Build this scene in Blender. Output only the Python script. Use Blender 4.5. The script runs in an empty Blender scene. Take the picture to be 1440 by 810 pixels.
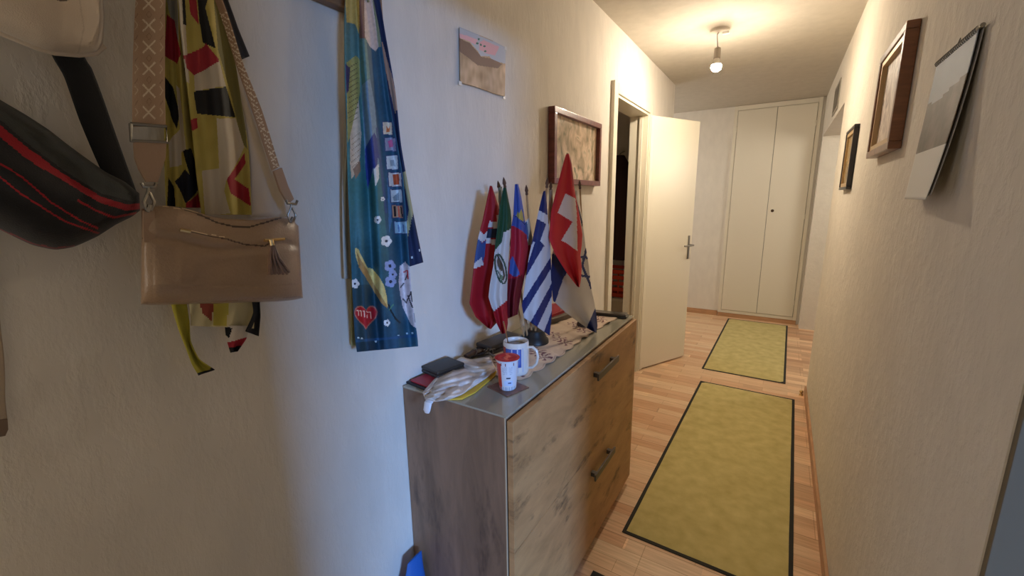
import bpy, bmesh, math, random
import numpy as np
from mathutils import Vector, Matrix
random.seed(7)
C = bpy.context.scene.collection
sc = bpy.context.scene
# ---------------------------------------------------------------- camera, light, exposure
FPX, CX, CY = 602.4594, 720.0, 405.0
R = np.array([[0.8493697, 0.09567515, -0.51905431],
              [0.52764723, -0.17745586, 0.83072126],
              [-0.01262985, -0.97946704, -0.20120836]])
EYE = np.array([0.0, 0.0, 1.4146])
cd = bpy.data.cameras.new('camera')
cam = bpy.data.objects.new('camera', cd); C.objects.link(cam)
cd.sensor_width = 36.0; cd.lens = FPX / 1440 * 36; cd.clip_start = 0.02
m = Matrix.Identity(4)
for i in range(3):
    m[i][0] = R[i, 0]; m[i][1] = -R[i, 1]; m[i][2] = -R[i, 2]; m[i][3] = EYE[i]
q = m.to_quaternion()
cam.location = EYE; cam.rotation_mode = 'QUATERNION'; cam.rotation_quaternion = q
sc.camera = cam
sc.view_settings.view_transform = 'Standard'
sc.view_settings.look = 'None'
sc.view_settings.gamma = 1.0
sc.view_settings.use_curve_mapping = False
sc.view_settings.exposure = 0.0
w = bpy.data.worlds.new('world'); sc.world = w; w.use_nodes = True
w.node_tree.nodes['Background'].inputs[0].default_value = (0.45, 0.6, 1.0, 1)
w.node_tree.nodes['Background'].inputs[1].default_value = 0.6
BULB_W = 1280.0      # emission strength of the bare bulb
def area(name, loc, target, sx, sy, power, col):
    l = bpy.data.lights.new(name, 'AREA'); l.shape = 'RECTANGLE'; l.size = sx; l.size_y = sy
    l.energy = power; l.color = col
    o = bpy.data.objects.new(name, l); C.objects.link(o); o.location = loc
    d = Vector(target) - Vector(loc); o.rotation_euler = d.to_track_quat('-Z', 'Y').to_euler()
    return o
area('window_daylight', (5.2, -2.45, 2.4), (0.27, 0.3, 0.9), 1.4, 1.1, 820.0, (0.26, 0.49, 1.0))
area('right_wall_fill', (-0.89, -0.95, 1.45), (0.27, 0.35, 1.2), 0.6, 1.2, 11.0, (1.0, 0.90, 0.76))  # unseen fill added behind the camera to brighten the right wall; no doorway there
area('passage_fill', (1.3, 4.5, 1.9), (0.2, 4.6, 1.7), 0.6, 0.6, 13.0, (1.0, 0.95, 0.84))  # added fill, out of view in the side passage, lifts the far corridor
area('alcove_fill', (-2.3, 4.95, 1.7), (-0.3, 4.9, 1.6), 0.6, 0.6, 12.0, (1.0, 0.97, 0.92))  # second added fill, hidden in the left recess, to brighten the corridor end

# ---------------------------------------------------------------- numbers of the place
XL, XR = -0.917, 0.2715      # the two long walls
YF = 5.63                    # wall at the far end
H = 2.40
TOP = 0.8755                 # top of the shoe cabinet
def A(*v): return np.array(v, float)
def ray(px, py): return R @ A(px - CX, py - CY, FPX)
def cast(px, py, p0, n):
    d = ray(px, py); t = np.dot(A(*p0) - EYE, n) / np.dot(d, n); return EYE + d * t
def proj(p):
    c = R.T @ (A(*p) - EYE); return CX + FPX * c[0] / c[2], CY + FPX * c[1] / c[2]
def lin(c):
    c = np.array(c, float) / 255.0
    return np.where(c <= 0.04045, c / 12.92, ((c + 0.055) / 1.055) ** 2.4)

# ---------------------------------------------------------------- materials
MATS = {}
def mat(name, rgb=(200, 200, 200), rough=0.6, metal=0.0, spec=0.5, coat=0.0, sheen=0.0, bump=None, mottle=None, emit=None, alpha=None):
    if name in MATS: return MATS[name]
    m = bpy.data.materials.new(name); m.use_nodes = True
    nt = m.node_tree; b = nt.nodes['Principled BSDF']
    col = lin(rgb)
    b.inputs['Base Color'].default_value = (*col, 1)
    b.inputs['Roughness'].default_value = rough
    b.inputs['Metallic'].default_value = metal
    b.inputs['Specular IOR Level'].default_value = spec
    b.inputs['Coat Weight'].default_value = coat
    b.inputs['Sheen Weight'].default_value = sheen
    tc = nt.nodes.new('ShaderNodeTexCoord')
    if mottle:
        sc_, amt, dark = mottle
        nz = nt.nodes.new('ShaderNodeTexNoise'); nz.inputs['Scale'].default_value = sc_; nz.inputs['Detail'].default_value = 5
        nt.links.new(tc.outputs['Object'], nz.inputs['Vector'])
        rp = nt.nodes.new('ShaderNodeValToRGB'); rp.color_ramp.elements[0].position = 0.5 - amt; rp.color_ramp.elements[1].position = 0.5 + amt
        rp.color_ramp.elements[0].color = (*lin(dark), 1); rp.color_ramp.elements[1].color = (*col, 1)
        nt.links.new(nz.outputs['Fac'], rp.inputs['Fac']); nt.links.new(rp.outputs['Color'], b.inputs['Base Color'])
    if bump:
        sc_, st, dist = bump
        nz = nt.nodes.new('ShaderNodeTexNoise'); nz.inputs['Scale'].default_value = sc_; nz.inputs['Detail'].default_value = 4
        nt.links.new(tc.outputs['Object'], nz.inputs['Vector'])
        bp = nt.nodes.new('ShaderNodeBump'); bp.inputs['Strength'].default_value = st; bp.inputs['Distance'].default_value = dist
        nt.links.new(nz.outputs['Fac'], bp.inputs['Height']); nt.links.new(bp.outputs['Normal'], b.inputs['Normal'])
    if emit:
        b.inputs['Emission Color'].default_value = (*emit[0], 1); b.inputs['Emission Strength'].default_value = emit[1]
    if alpha is not None:
        b.inputs['Transmission Weight'].default_value = alpha
    MATS[name] = m
    return m
def paint_mat(name, rough=0.8, sheen=0.0, weave=None, spec=0.3, coat=0.0):
    """surface whose own pattern is stored in the mesh's colour attribute"""
    if name in MATS: return MATS[name]
    m = bpy.data.materials.new(name); m.use_nodes = True
    nt = m.node_tree; b = nt.nodes['Principled BSDF']
    at = nt.nodes.new('ShaderNodeVertexColor'); at.layer_name = 'pattern'
    nt.links.new(at.outputs['Color'], b.inputs['Base Color'])
    b.inputs['Roughness'].default_value = rough; b.inputs['Sheen Weight'].default_value = sheen
    b.inputs['Specular IOR Level'].default_value = spec; b.inputs['Coat Weight'].default_value = coat
    if weave:
        tc = nt.nodes.new('ShaderNodeTexCoord'); nz = nt.nodes.new('ShaderNodeTexNoise')
        nz.inputs['Scale'].default_value = weave[0]
        nt.links.new(tc.outputs['Object'], nz.inputs['Vector'])
        bp = nt.nodes.new('ShaderNodeBump'); bp.inputs['Strength'].default_value = weave[1]; bp.inputs['Distance'].default_value = 0.002
        nt.links.new(nz.outputs['Fac'], bp.inputs['Height']); nt.links.new(bp.outputs['Normal'], b.inputs['Normal'])
    MATS[name] = m
    return m
def plaster(name, rgb, s1, st, dist, stretch=(1, 1, 0.45)):
    m = bpy.data.materials.new(name); m.use_nodes = True; nt = m.node_tree; b = nt.nodes['Principled BSDF']
    tc = nt.nodes.new('ShaderNodeTexCoord'); mp = nt.nodes.new('ShaderNodeMapping'); mp.inputs['Scale'].default_value = stretch
    nt.links.new(tc.outputs['Object'], mp.inputs['Vector'])
    n1 = nt.nodes.new('ShaderNodeTexNoise'); n1.inputs['Scale'].default_value = s1; n1.inputs['Detail'].default_value = 6; n1.inputs['Roughness'].default_value = 0.6
    n2 = nt.nodes.new('ShaderNodeTexNoise'); n2.inputs['Scale'].default_value = s1 * 0.33; n2.inputs['Detail'].default_value = 3
    nt.links.new(mp.outputs[0], n1.inputs['Vector']); nt.links.new(mp.outputs[0], n2.inputs['Vector'])
    r = nt.nodes.new('ShaderNodeValToRGB'); r.color_ramp.elements[0].position = 0.44; r.color_ramp.elements[1].position = 0.66
    nt.links.new(n1.outputs['Fac'], r.inputs['Fac'])
    ma = nt.nodes.new('ShaderNodeMath'); ma.operation = 'MULTIPLY'; nt.links.new(r.outputs['Color'], ma.inputs[0]); nt.links.new(n2.outputs['Fac'], ma.inputs[1])
    bp = nt.nodes.new('ShaderNodeBump'); bp.inputs['Strength'].default_value = st; bp.inputs['Distance'].default_value = dist
    nt.links.new(ma.outputs[0], bp.inputs['Height']); nt.links.new(bp.outputs['Normal'], b.inputs['Normal'])
    cr = nt.nodes.new('ShaderNodeValToRGB'); c = lin(rgb)
    cr.color_ramp.elements[0].position = 0.3; cr.color_ramp.elements[1].position = 0.7
    cr.color_ramp.elements[0].color = (*(c * 0.92), 1); cr.color_ramp.elements[1].color = (*c, 1)
    nt.links.new(n2.outputs['Fac'], cr.inputs['Fac']); nt.links.new(cr.outputs['Color'], b.inputs['Base Color'])
    b.inputs['Roughness'].default_value = 0.85; b.inputs['Specular IOR Level'].default_value = 0.2
    MATS[name] = m
    return m
def wood(name, light, mid, dark, stretch, scale=6, rough=0.5, knots=True, kstr=0.5, coat=0.0):
    m = bpy.data.materials.new(name); m.use_nodes = True; nt = m.node_tree; b = nt.nodes['Principled BSDF']
    tc = nt.nodes.new('ShaderNodeTexCoord'); mp = nt.nodes.new('ShaderNodeMapping'); mp.inputs['Scale'].default_value = stretch
    nt.links.new(tc.outputs['Object'], mp.inputs['Vector'])
    n1 = nt.nodes.new('ShaderNodeTexNoise'); n1.inputs['Scale'].default_value = scale; n1.inputs['Detail'].default_value = 8; n1.inputs['Roughness'].default_value = 0.65; n1.inputs['Distortion'].default_value = 0.6
    nt.links.new(mp.outputs[0], n1.inputs['Vector'])
    r = nt.nodes.new('ShaderNodeValToRGB'); e = r.color_ramp.elements
    e[0].position = 0.3; e[0].color = (*lin(mid), 1); e[1].position = 0.65; e[1].color = (*lin(light), 1)
    nt.links.new(n1.outputs['Fac'], r.inputs['Fac'])
    out = r.outputs['Color']
    if knots:
        mp2 = nt.nodes.new('ShaderNodeMapping'); mp2.inputs['Scale'].default_value = tuple(s ** 0.75 for s in stretch); mp2.inputs['Location'].default_value = (1.3, 4.1, 2.2)
        nt.links.new(tc.outputs['Object'], mp2.inputs['Vector'])
        n2 = nt.nodes.new('ShaderNodeTexNoise'); n2.inputs['Scale'].default_value = scale * 0.9; n2.inputs['Detail'].default_value = 5; n2.inputs['Roughness'].default_value = 0.7
        nt.links.new(mp2.outputs[0], n2.inputs['Vector'])
        r2 = nt.nodes.new('ShaderNodeValToRGB'); r2.color_ramp.elements[0].position = 0.56; r2.color_ramp.elements[1].position = 0.70
        r2.color_ramp.elements[0].color = (0, 0, 0, 1); r2.color_ramp.elements[1].color = (kstr, kstr, kstr, 1)
        nt.links.new(n2.outputs['Fac'], r2.inputs['Fac'])
        mx = nt.nodes.new('ShaderNodeMix'); mx.data_type = 'RGBA'; mx.inputs['B'].default_value = (*lin(dark), 1)
        nt.links.new(r2.outputs['Color'], mx.inputs['Factor']); nt.links.new(out, mx.inputs['A']); out = mx.outputs['Result']
    nt.links.new(out, b.inputs['Base Color'])
    bp = nt.nodes.new('ShaderNodeBump'); bp.inputs['Strength'].default_value = 0.25; bp.inputs['Distance'].default_value = 0.001
    nt.links.new(n1.outputs['Fac'], bp.inputs['Height']); nt.links.new(bp.outputs['Normal'], b.inputs['Normal'])
    b.inputs['Roughness'].default_value = rough; b.inputs['Coat Weight'].default_value = coat
    MATS[name] = m
    return m
def parquet(name):
    m = bpy.data.materials.new(name); m.use_nodes = True; nt = m.node_tree; b = nt.nodes['Principled BSDF']
    tc = nt.nodes.new('ShaderNodeTexCoord')
    def brick(wd, ht, mort, off, loc):
        mp = nt.nodes.new('ShaderNodeMapping'); mp.inputs['Location'].default_value = loc
        nt.links.new(tc.outputs['Object'], mp.inputs['Vector'])
        k = nt.nodes.new('ShaderNodeTexBrick'); k.offset = off; k.offset_frequency = 2
        k.inputs['Scale'].default_value = 1; k.inputs['Brick Width'].default_value = wd; k.inputs['Row Height'].default_value = ht
        k.inputs['Mortar Size'].default_value = mort; k.inputs['Mortar Smooth'].default_value = 0.2
        nt.links.new(mp.outputs[0], k.inputs['Vector']); return k
    k1 = brick(0.43, 0.066, 0.0008, 0.37, (0, 0, 0)); k2 = brick(1.2, 0.198, 0.0016, 0.5, (0.35, 0, 0))
    k3 = brick(0.29, 0.066, 0.0, 0.61, (0.13, 0.0, 0))
    c1, c2 = lin((250, 216, 176)), lin((204, 158, 122))
    k1.inputs['Color1'].default_value = (*c1, 1); k1.inputs['Color2'].default_value = (*c2, 1); k1.inputs['Mortar'].default_value = (*lin((182, 138, 100)), 1)
    k3.inputs['Color1'].default_value = (0.86, 0.86, 0.86, 1); k3.inputs['Color2'].default_value = (1.12, 1.1, 1.06, 1); k3.inputs['Mortar'].default_value = (1, 1, 1, 1)
    k2.inputs['Color1'].default_value = (1, 1, 1, 1); k2.inputs['Color2'].default_value = (0.95, 0.95, 0.95, 1); k2.inputs['Mortar'].default_value = (0.7, 0.64, 0.58, 1)
    mp = nt.nodes.new('ShaderNodeMapping'); mp.inputs['Scale'].default_value = (1.6, 26, 1); nt.links.new(tc.outputs['Object'], mp.inputs['Vector'])
    nz = nt.nodes.new('ShaderNodeTexNoise'); nz.inputs['Scale'].default_value = 4; nz.inputs['Detail'].default_value = 8; nt.links.new(mp.outputs[0], nz.inputs['Vector'])
    rr = nt.nodes.new('ShaderNodeValToRGB'); rr.color_ramp.elements[0].position = 0.3; rr.color_ramp.elements[1].position = 0.7
    rr.color_ramp.elements[0].color = (0.8, 0.76, 0.72, 1); rr.color_ramp.elements[1].color = (1.05, 1.05, 1.05, 1)
    nt.links.new(nz.outputs['Fac'], rr.inputs['Fac'])
    out = k1.outputs['Color']
    for nx in (k3.outputs['Color'], k2.outputs['Color'], rr.outputs['Color']):
        mx = nt.nodes.new('ShaderNodeMix'); mx.data_type = 'RGBA'; mx.blend_type = 'MULTIPLY'; mx.inputs['Factor'].default_value = 1
        nt.links.new(out, mx.inputs['A']); nt.links.new(nx, mx.inputs['B']); out = mx.outputs['Result']
    nt.links.new(out, b.inputs['Base Color']); b.inputs['Roughness'].default_value = 0.38; b.inputs['Specular IOR Level'].default_value = 0.4
    MATS[name] = m
    return m

# ---------------------------------------------------------------- mesh helpers
class MB:
    def __init__(s): s.v = []; s.f = []
    def add(s, vs, fs):
        k = len(s.v); s.v += [tuple(map(float, p)) for p in vs]; s.f += [tuple(i + k for i in f) for f in fs]; return s
    def box(s, x0, x1, y0, y1, z0, z1, bev=0.0):
        b = bev
        if b <= 0:
            vs = [(x, y, z) for x in (x0, x1) for y in (y0, y1) for z in (z0, z1)]
            return s.add(vs, [(0, 1, 3, 2), (4, 6, 7, 5), (0, 4, 5, 1), (2, 3, 7, 6), (0, 2, 6, 4), (1, 5, 7, 3)])
        bm = bmesh.new(); bmesh.ops.create_cube(bm, size=1)
        for v in bm.verts:
            v.co = Vector((x0 + (v.co.x + .5) * (x1 - x0), y0 + (v.co.y + .5) * (y1 - y0), z0 + (v.co.z + .5) * (z1 - z0)))
        bmesh.ops.bevel(bm, geom=bm.edges[:], offset=b, segments=3, profile=0.6, affect='EDGES')
        bm.verts.index_update(); s.add([v.co for v in bm.verts], [[v.index for v in f.verts] for f in bm.faces]); bm.free(); return s
    def xform(s, M, start=0):
        for i in range(start, len(s.v)): s.v[i] = tuple(M @ Vector(s.v[i]))
        return s
    def tube(s, path, r, n=10, caps=True, flat=1.0, up=None):
        P = [Vector(tuple(p)) for p in path]; rs = r if isinstance(r, (list, tuple)) else [r] * len(P)
        k = len(s.v); prev = None
        for i, p in enumerate(P):
            t = (P[min(i + 1, len(P) - 1)] - P[max(i - 1, 0)]).normalized()
            if prev is None:
                a = Vector(up) if up is not None else (Vector((0, 0, 1)) if abs(t.z) < .9 else Vector((1, 0, 0)))
                a = (a - t * a.dot(t)).normalized()
            else:
                a = (prev - t * prev.dot(t)).normalized()
            prev = a; b2 = t.cross(a)
            for j in range(n):
                th = 2 * math.pi * j / n
                s.v.append(tuple(p + a * math.cos(th) * rs[i] * flat + b2 * math.sin(th) * rs[i]))
        for i in range(len(P) - 1):
            for j in range(n):
                s.f.append((k + i * n + j, k + i * n + (j + 1) % n, k + (i + 1) * n + (j + 1) % n, k + (i + 1) * n + j))
        if caps:
            s.f.append(tuple(k + j for j in reversed(range(n)))); s.f.append(tuple(k + (len(P) - 1) * n + j for j in range(n)))
        return s
    def lathe(s, prof, c=(0, 0, 0), n=32):
        k = len(s.v)
        for r, z in prof:
            for j in range(n):
                th = 2 * math.pi * j / n; s.v.append((c[0] + r * math.cos(th), c[1] + r * math.sin(th), c[2] + z))
        for i in range(len(prof) - 1):
            for j in range(n):
                s.f.append((k + i * n + j, k + i * n + (j + 1) % n, k + (i + 1) * n + (j + 1) % n, k + (i + 1) * n + j))
        s.f.append(tuple(k + j for j in reversed(range(n)))); s.f.append(tuple(k + (len(prof) - 1) * n + j for j in range(n)))
        return s
    def prism(s, pts, off):
        """closed polygon of 3-D points, extruded by the vector off"""
        n = len(pts); a = [Vector(tuple(p)) for p in pts]; o = Vector(tuple(off))
        return s.add(a + [p + o for p in a], [tuple(range(n)), tuple(reversed(range(n, 2 * n)))] + [(i, i + n, (i + 1) % n + n, (i + 1) % n) for i in range(n)])
    def build(s, name, material, parent=None, smooth=False, fix=True):
        me = bpy.data.meshes.new(name); me.from_pydata(s.v, [], s.f)
        if fix:
            bm = bmesh.new(); bm.from_mesh(me); bmesh.ops.recalc_face_normals(bm, faces=bm.faces[:]); bm.to_mesh(me); bm.free()
        me.materials.append(material)
        if smooth:
            me.shade_smooth(); me.set_sharp_from_angle(angle=math.radians(40))
        return link(name, me, parent)
def link(name, me, parent=None):
    o = bpy.data.objects.new(name, me); C.objects.link(o)
    if parent is not None:
        o.parent = parent; o.matrix_parent_inverse = Matrix.Translation(-Vector(parent.location))
    return o
def thing(name, label, cat, loc=(0, 0, 0), group=None):
    o = bpy.data.objects.new(name, None); C.objects.link(o); o.location = tuple(map(float, loc)); o.empty_display_size = 0.05
    return tag(o, label, cat, group)
def tag(o, label, cat, group=None):
    o['label'] = label; o['category'] = cat
    if group: o['group'] = group
    return o
def struct(o): o['kind'] = 'structure'; return o

def resample(P, n):
    P = np.array(P, float)
    if len(P) > 2:      # Catmull-Rom through the points, chord parameter
        d = np.r_[0, np.cumsum(np.linalg.norm(np.diff(P, axis=0), axis=1))]; d /= d[-1]
        Q = np.vstack([2 * P[0] - P[1], P, 2 * P[-1] - P[-2]]); out = []
        for t in np.linspace(0, 1, n):
            i = min(max(np.searchsorted(d, t, side='right') - 1, 0), len(P) - 2); u = (t - d[i]) / max(d[i + 1] - d[i], 1e-9)
            a, b, c, e = Q[i:i + 4]
            out.append(0.5 * ((2 * b) + (c - a) * u * .6 + (b * 0) + (-(c - a) * .6 * 2 + 6 * (c - b) - (e - b) * .6 + 0) * u * u + ((c - a) * .6 - 4 * (c - b) + (e - b) * .6) * u ** 3))
        return np.array(out)
    t = np.linspace(0, 1, n)[:, None]
    return P[0] * (1 - t) + P[-1] * t
def inpoly(x, y, poly):
    r = np.zeros(x.shape, bool); n = len(poly); j = n - 1
    for i in range(n):
        xi, yi = poly[i]; xj, yj = poly[j]
        if yi != yj:
            r ^= ((yi > y) != (yj > y)) & (x < (xj - xi) * (y - yi) / (yj - yi) + xi)
        j = i
    return r
def stroke(pts, wd):
    """polygons that draw a line of width wd along pts"""
    out = []
    for a, b in zip(pts[:-1], pts[1:]):
        d = np.array(b, float) - np.array(a, float); L = np.linalg.norm(d) + 1e-9; n = np.array([-d[1], d[0]]) / L * wd / 2; e = d / L * wd / 4
        out.append([tuple(a - e + n), tuple(b + e + n), tuple(b + e - n), tuple(a - e - n)])
    return out
def ell(cx, cy, rx, ry, rot=0, n=18):
    c, s_ = math.cos(rot), math.sin(rot)
    return [(cx + rx * math.cos(t) * c - ry * math.sin(t) * s_, cy + rx * math.cos(t) * s_ + ry * math.sin(t) * c) for t in np.linspace(0, 2 * math.pi, n, endpoint=False)]
def noise2(x, y, s, seed=0):
    r = np.random.RandomState(seed); v = np.zeros(x.shape)
    for k in range(6):
        a, b, p = r.uniform(-1, 1) * s, r.uniform(-1, 1) * s, r.uniform(0, 6.28)
        v += np.sin(a * x + b * y + p + 1.5 * np.sin(b * x * .7 - a * y * .6))
    return v / 6
def resample_lin(P, n):
    P = np.array(P, float); d = np.r_[0, np.cumsum(np.linalg.norm(np.diff(P, axis=0), axis=1))]; d /= d[-1]
    t = np.linspace(0, 1, n); return np.stack([np.interp(t, d, P[:, 0]), np.interp(t, d, P[:, 1])], 1)
def sheet(name, E0, E1, p0, n, material, parent=None, dfun=None, nu=40, nv=60, thick=0.0015, base=(200, 200, 200), paint=(), speckle=0.0, tint=None, closed=0.0, back=None, straight=False):
    """cloth or soft shell between two edge lines (each given along its length); dfun(u,v) lifts it off its plane.
    closed > 0 makes a padded body: a back shell on the plane closes it"""
    rs = resample_lin if straight else resample; a, b = rs(E0, nv), rs(E1, nv); n = A(*n); n = n / np.linalg.norm(n)
    U = np.linspace(0, 1, nu); V = np.linspace(0, 1, nv)
    verts = []; pxs = []
    for j, v in enumerate(V):
        for u in U:
            q = a[j] * (1 - u) + b[j] * u; d = dfun(u, v) if dfun else 0.0
            verts.append(cast(q[0], q[1], A(*p0) + n * d, n)); pxs.append(q)
    faces = [(j * nu + i, j * nu + i + 1, (j + 1) * nu + i + 1, (j + 1) * nu + i) for j in range(nv - 1) for i in range(nu - 1)]
    nf = len(faces)
    if closed:
        k = len(verts); idx = {}
        for j, v in enumerate(V):
            for i, u in enumerate(U):
                if i in (0, nu - 1) or j in (0, nv - 1): idx[(j, i)] = j * nu + i
                else:
                    q = a[j] * (1 - u) + b[j] * u; dd = back(u, v) if back else -0.0
                    idx[(j, i)] = len(verts); verts.append(cast(q[0], q[1], A(*p0) + n * dd, n)); pxs.append(q)
        faces += [(idx[(j, i)], idx[(j + 1, i)], idx[(j + 1, i + 1)], idx[(j, i + 1)]) for j in range(nv - 1) for i in range(nu - 1)]
    me = bpy.data.meshes.new(name); me.from_pydata([tuple(map(float, p)) for p in verts], [], faces); me.materials.append(material)
    pxs = np.array(pxs); F = np.array(faces); c = pxs[F].mean(axis=1); x, y = c[:, 0], c[:, 1]
    col = np.tile(np.array(base, float), (len(F), 1))
    if tint is not None: col = tint(x, y, col)
    for poly, rgb in paint:
        polys = poly if isinstance(poly[0][0], (list, tuple, np.ndarray)) else [poly]
        for pl in polys: col[inpoly(x, y, pl)] = rgb
    if speckle: col = col * (1 + speckle * noise2(x, y, 0.9, 3) + speckle * .6 * noise2(x, y, 2.3, 5))[:, None]
    col = np.clip(col, 0, 255) / 255.0
    at = me.color_attributes.new('pattern', 'BYTE_COLOR', 'CORNER')
    cc = np.ones((len(F) * 4, 4)); cc[:, :3] = np.repeat(col, 4, axis=0)
    at.data.foreach_set('color_srgb', cc.astype(np.float32).ravel())
    me.shade_smooth(); o = link(name, me, parent)
    if thick and not closed:
        s_ = o.modifiers.new('thickness', 'SOLIDIFY'); s_.thickness = thick; s_.offset = 0
    return o
def puff(depth, p=2.6, folds=None):
    def f(u, v):
        a = max(0.0, 1 - abs(2 * u - 1) ** p) ** (1 / p) * max(0.0, 1 - abs(2 * v - 1) ** p) ** (1 / p)
        return depth * a + (folds(u, v) * a if folds else 0)
    return f
WX = (1, 0, 0)
def onwall(px, py, d=0.0): return cast(px, py, (XL + d, 0, 0), A(1, 0, 0))
def ontop(px, py, dz=0.0): return cast(px, py, (0, 0, TOP + dz), A(0, 0, 1))
def onfloor(px, py): return cast(px, py, (0, 0, 0), A(0, 0, 1))

# ---------------------------------------------------------------- palette
WALL = plaster('left_wall_plaster', (226, 219, 208), 42, 0.38, 0.0035)
WALLR = plaster('right_wall_plaster', (224, 215, 200), 30, 0.6, 0.005, (1, 1, 0.8))
CEIL = plaster('ceiling_paint', (196, 188, 174), 60, 0.2, 0.001, (1, 1, 1))
WHITE = mat('white_lacquer', (228, 220, 200), 0.35)
WARD = mat('cream_lacquer', (222, 214, 196), 0.42)
FLOOR = parquet('oak_strip_parquet')
SKIRT = wood('skirting_wood', (196, 152, 112), (168, 124, 88), (120, 80, 50), (1, 1, 8), 5, knots=False)
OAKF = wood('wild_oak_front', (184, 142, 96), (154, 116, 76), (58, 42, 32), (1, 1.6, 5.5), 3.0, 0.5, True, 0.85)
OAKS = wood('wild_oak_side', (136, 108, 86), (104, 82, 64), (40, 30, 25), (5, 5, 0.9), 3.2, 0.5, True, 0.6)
DARKGAP = mat('dark_gap', (34, 28, 24), 0.8)
NICKEL = mat('nickel', (150, 146, 138), 0.32, 1.0)
GOLD = mat('pale_gold', (206, 178, 128), 0.28, 1.0)
DMETAL = mat('dark_grey_metal', (98, 92, 86), 0.38, 0.75)
BLACK = mat('black_plastic', (20, 20, 21), 0.45)

# ================================================================ the setting
struct(MB().box(-2.6, 3.9, -3.2, 6.2, -0.1, 0).build('floor', FLOOR))
struct(MB().box(-2.6, 3.9, -3.2, 6.2, H, H + .1).build('ceiling', CEIL))
DY0, DY1, DH = 2.66, 3.40, 2.03
m = MB().box(XL - .12, XL, -1.6, DY0, 0, H).box(XL - .12, XL, DY0, DY1, DH, H).box(XL - .12, XL, DY1, 4.26, 0, H)
struct(m.build('wall_left', WALL))
struct(MB().box(-2.5, XL - .12, 4.14, 4.26, 0, H).build('wall_closet_end', WALL))
struct(MB().box(-2.5, .9, YF, YF + .12, 0, H).build('wall_far', WALL))
struct(MB().box(-2.6, -2.5, 1.5, YF, 0, H).box(-2.5, XL - .12, 1.5, 1.6, 0, H).build('wall_closet', WALL))
m = MB().box(XR, XR + .2, .747, 3.6, 0, H).box(XR, XR + .2, 3.6, 5.46, 2.0, H).box(XR, XR + .2, 5.46, YF, 0, H)
m.box(XR, XR + .2, -1.6, -0.05, 0, H).box(XR, XR + .2, -0.05, .747, 2.02, H)
struct(m.build('wall_right', WALLR))
struct(MB().box(1.5, 1.6, 3.2, YF, 0, H).box(XR + .2, 1.5, 3.1, 3.2, 0, H).build('wall_side_passage', WALLR))
struct(MB().box(XL - .12, XR + .2, -1.72, -1.6, 0, H).build('wall_back', WALL))
m = MB().box(3.4, 3.5, -3, -2.05, 0, H).box(3.4, 3.5, -1.0, 2.2, 0, H).box(3.4, 3.5, -2.05, -1.0, 0, .85).box(3.4, 3.5, -2.05, -1.0, 2.15, H)
m.box(XR + .2, 3.4, -3.1, -3.0, 0, H).box(XR + .2, 3.4, 2.1, 2.2, 0, H).box(XR + .1, XR + .2, -3.0, -1.6, 0, H)
struct(m.build('wall_side_room', WALLR))
m = MB().box(3.42, 3.48, -2.05, -2.0, .85, 2.15).box(3.42, 3.48, -1.05, -1.0, .85, 2.15).box(3.42, 3.48, -2.0, -1.05, .85, .9).box(3.42, 3.48, -2.0, -1.05, 2.1, 2.15)
struct(m.build('window_1', WHITE))
# skirtings
struct(MB().box(XR - .012, XR, .75, 3.598, 0, .058, .002).build('baseboard_right', SKIRT))
struct(MB().box(XL, XL + .012, 3.47, 4.26, 0, .058, .002).box(XL, XL + .012, -1.6, 2.59, 0, .058, .002).build('baseboard_left', SKIRT))
struct(MB().box(-2.5, -.56, YF - .012, YF, 0, .06, .002).build('baseboard_far', SKIRT))
# door frame of the near opening in the right wall (grey painted steel)
GREYF = mat('grey_painted_steel', (112, 102, 84), 0.6)
m = MB().box(XR + .002, XR + .186, .735, .747, 0, 2.02, .001).box(XR + .014, XR + .186, -.05, -.031, 0, 2.02, .002).box(XR + .014, XR + .186, -.031, .728, 2.0, 2.02, .002)
struct(m.build('trim_1', GREYF))
# door frame of the left door (white steel)
m = MB()
for (y0, y1, z0, z1) in ((DY0 - .07, DY0, 0, DH + .06), (DY1, DY1 + .05, 0, DH + .06), (DY0, DY1, DH, DH + .06)):
    m.box(XL - .004, XL + .022, y0, y1, z0, z1, .004)
m.box(XL - .125, XL + .01, DY0, DY0 + .016, 0, DH).box(XL - .125, XL + .01, DY1 - .016, DY1, 0, DH).box(XL - .125, XL + .01, DY0 + .016, DY1 - .016, DH - .016, DH)
m.box(XL - .05, XL - .028, DY0 + .016, DY0 + .03, 0, DH - .016).box(XL - .05, XL - .028, DY1 - .03, DY1 - .016, 0, DH - .016)
struct(m.build('trim_2', WHITE))
# the open door leaf
hx, hy = XL + .024, 3.425
ang = math.atan2(.462, .232)
t = thing('door_1', '', '', (hx, hy, 0)); del t['label'], t['category']; struct(t)
LW = .575
Mx = Matrix.Translation((hx, hy, 0)) @ Matrix.Rotation(ang, 4, 'Z')
leaf = MB().box(0.0, LW, 0, .038, .012, 2.02, .006).box(-.012, .018, -.01, .012, .012, 2.01, .003).xform(Mx).build('door_leaf', WHITE, t, True)
h = MB()
h.box(LW - .055, LW - .035, -.006, 0, .90, 1.10, .002)
h.tube([(LW - .045, -.004, 1.02), (LW - .045, -.05, 1.02)], .008).tube([(LW - .045, -.05, 1.02), (LW - .11, -.052, 1.02), (LW - .16, -.052, 1.02)], .008)
h.xform(Mx)
hh = h.build('door_handle', NICKEL, t, True)
hg = MB()
for z in (.25, 1.82): hg.tube([(0, 0, z - .045), (0, 0, z + .045)], .008)
hg.xform(Matrix.Translation((hx - .004, hy - .008, 0))).build('hinge', WHITE, t, True)
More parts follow.
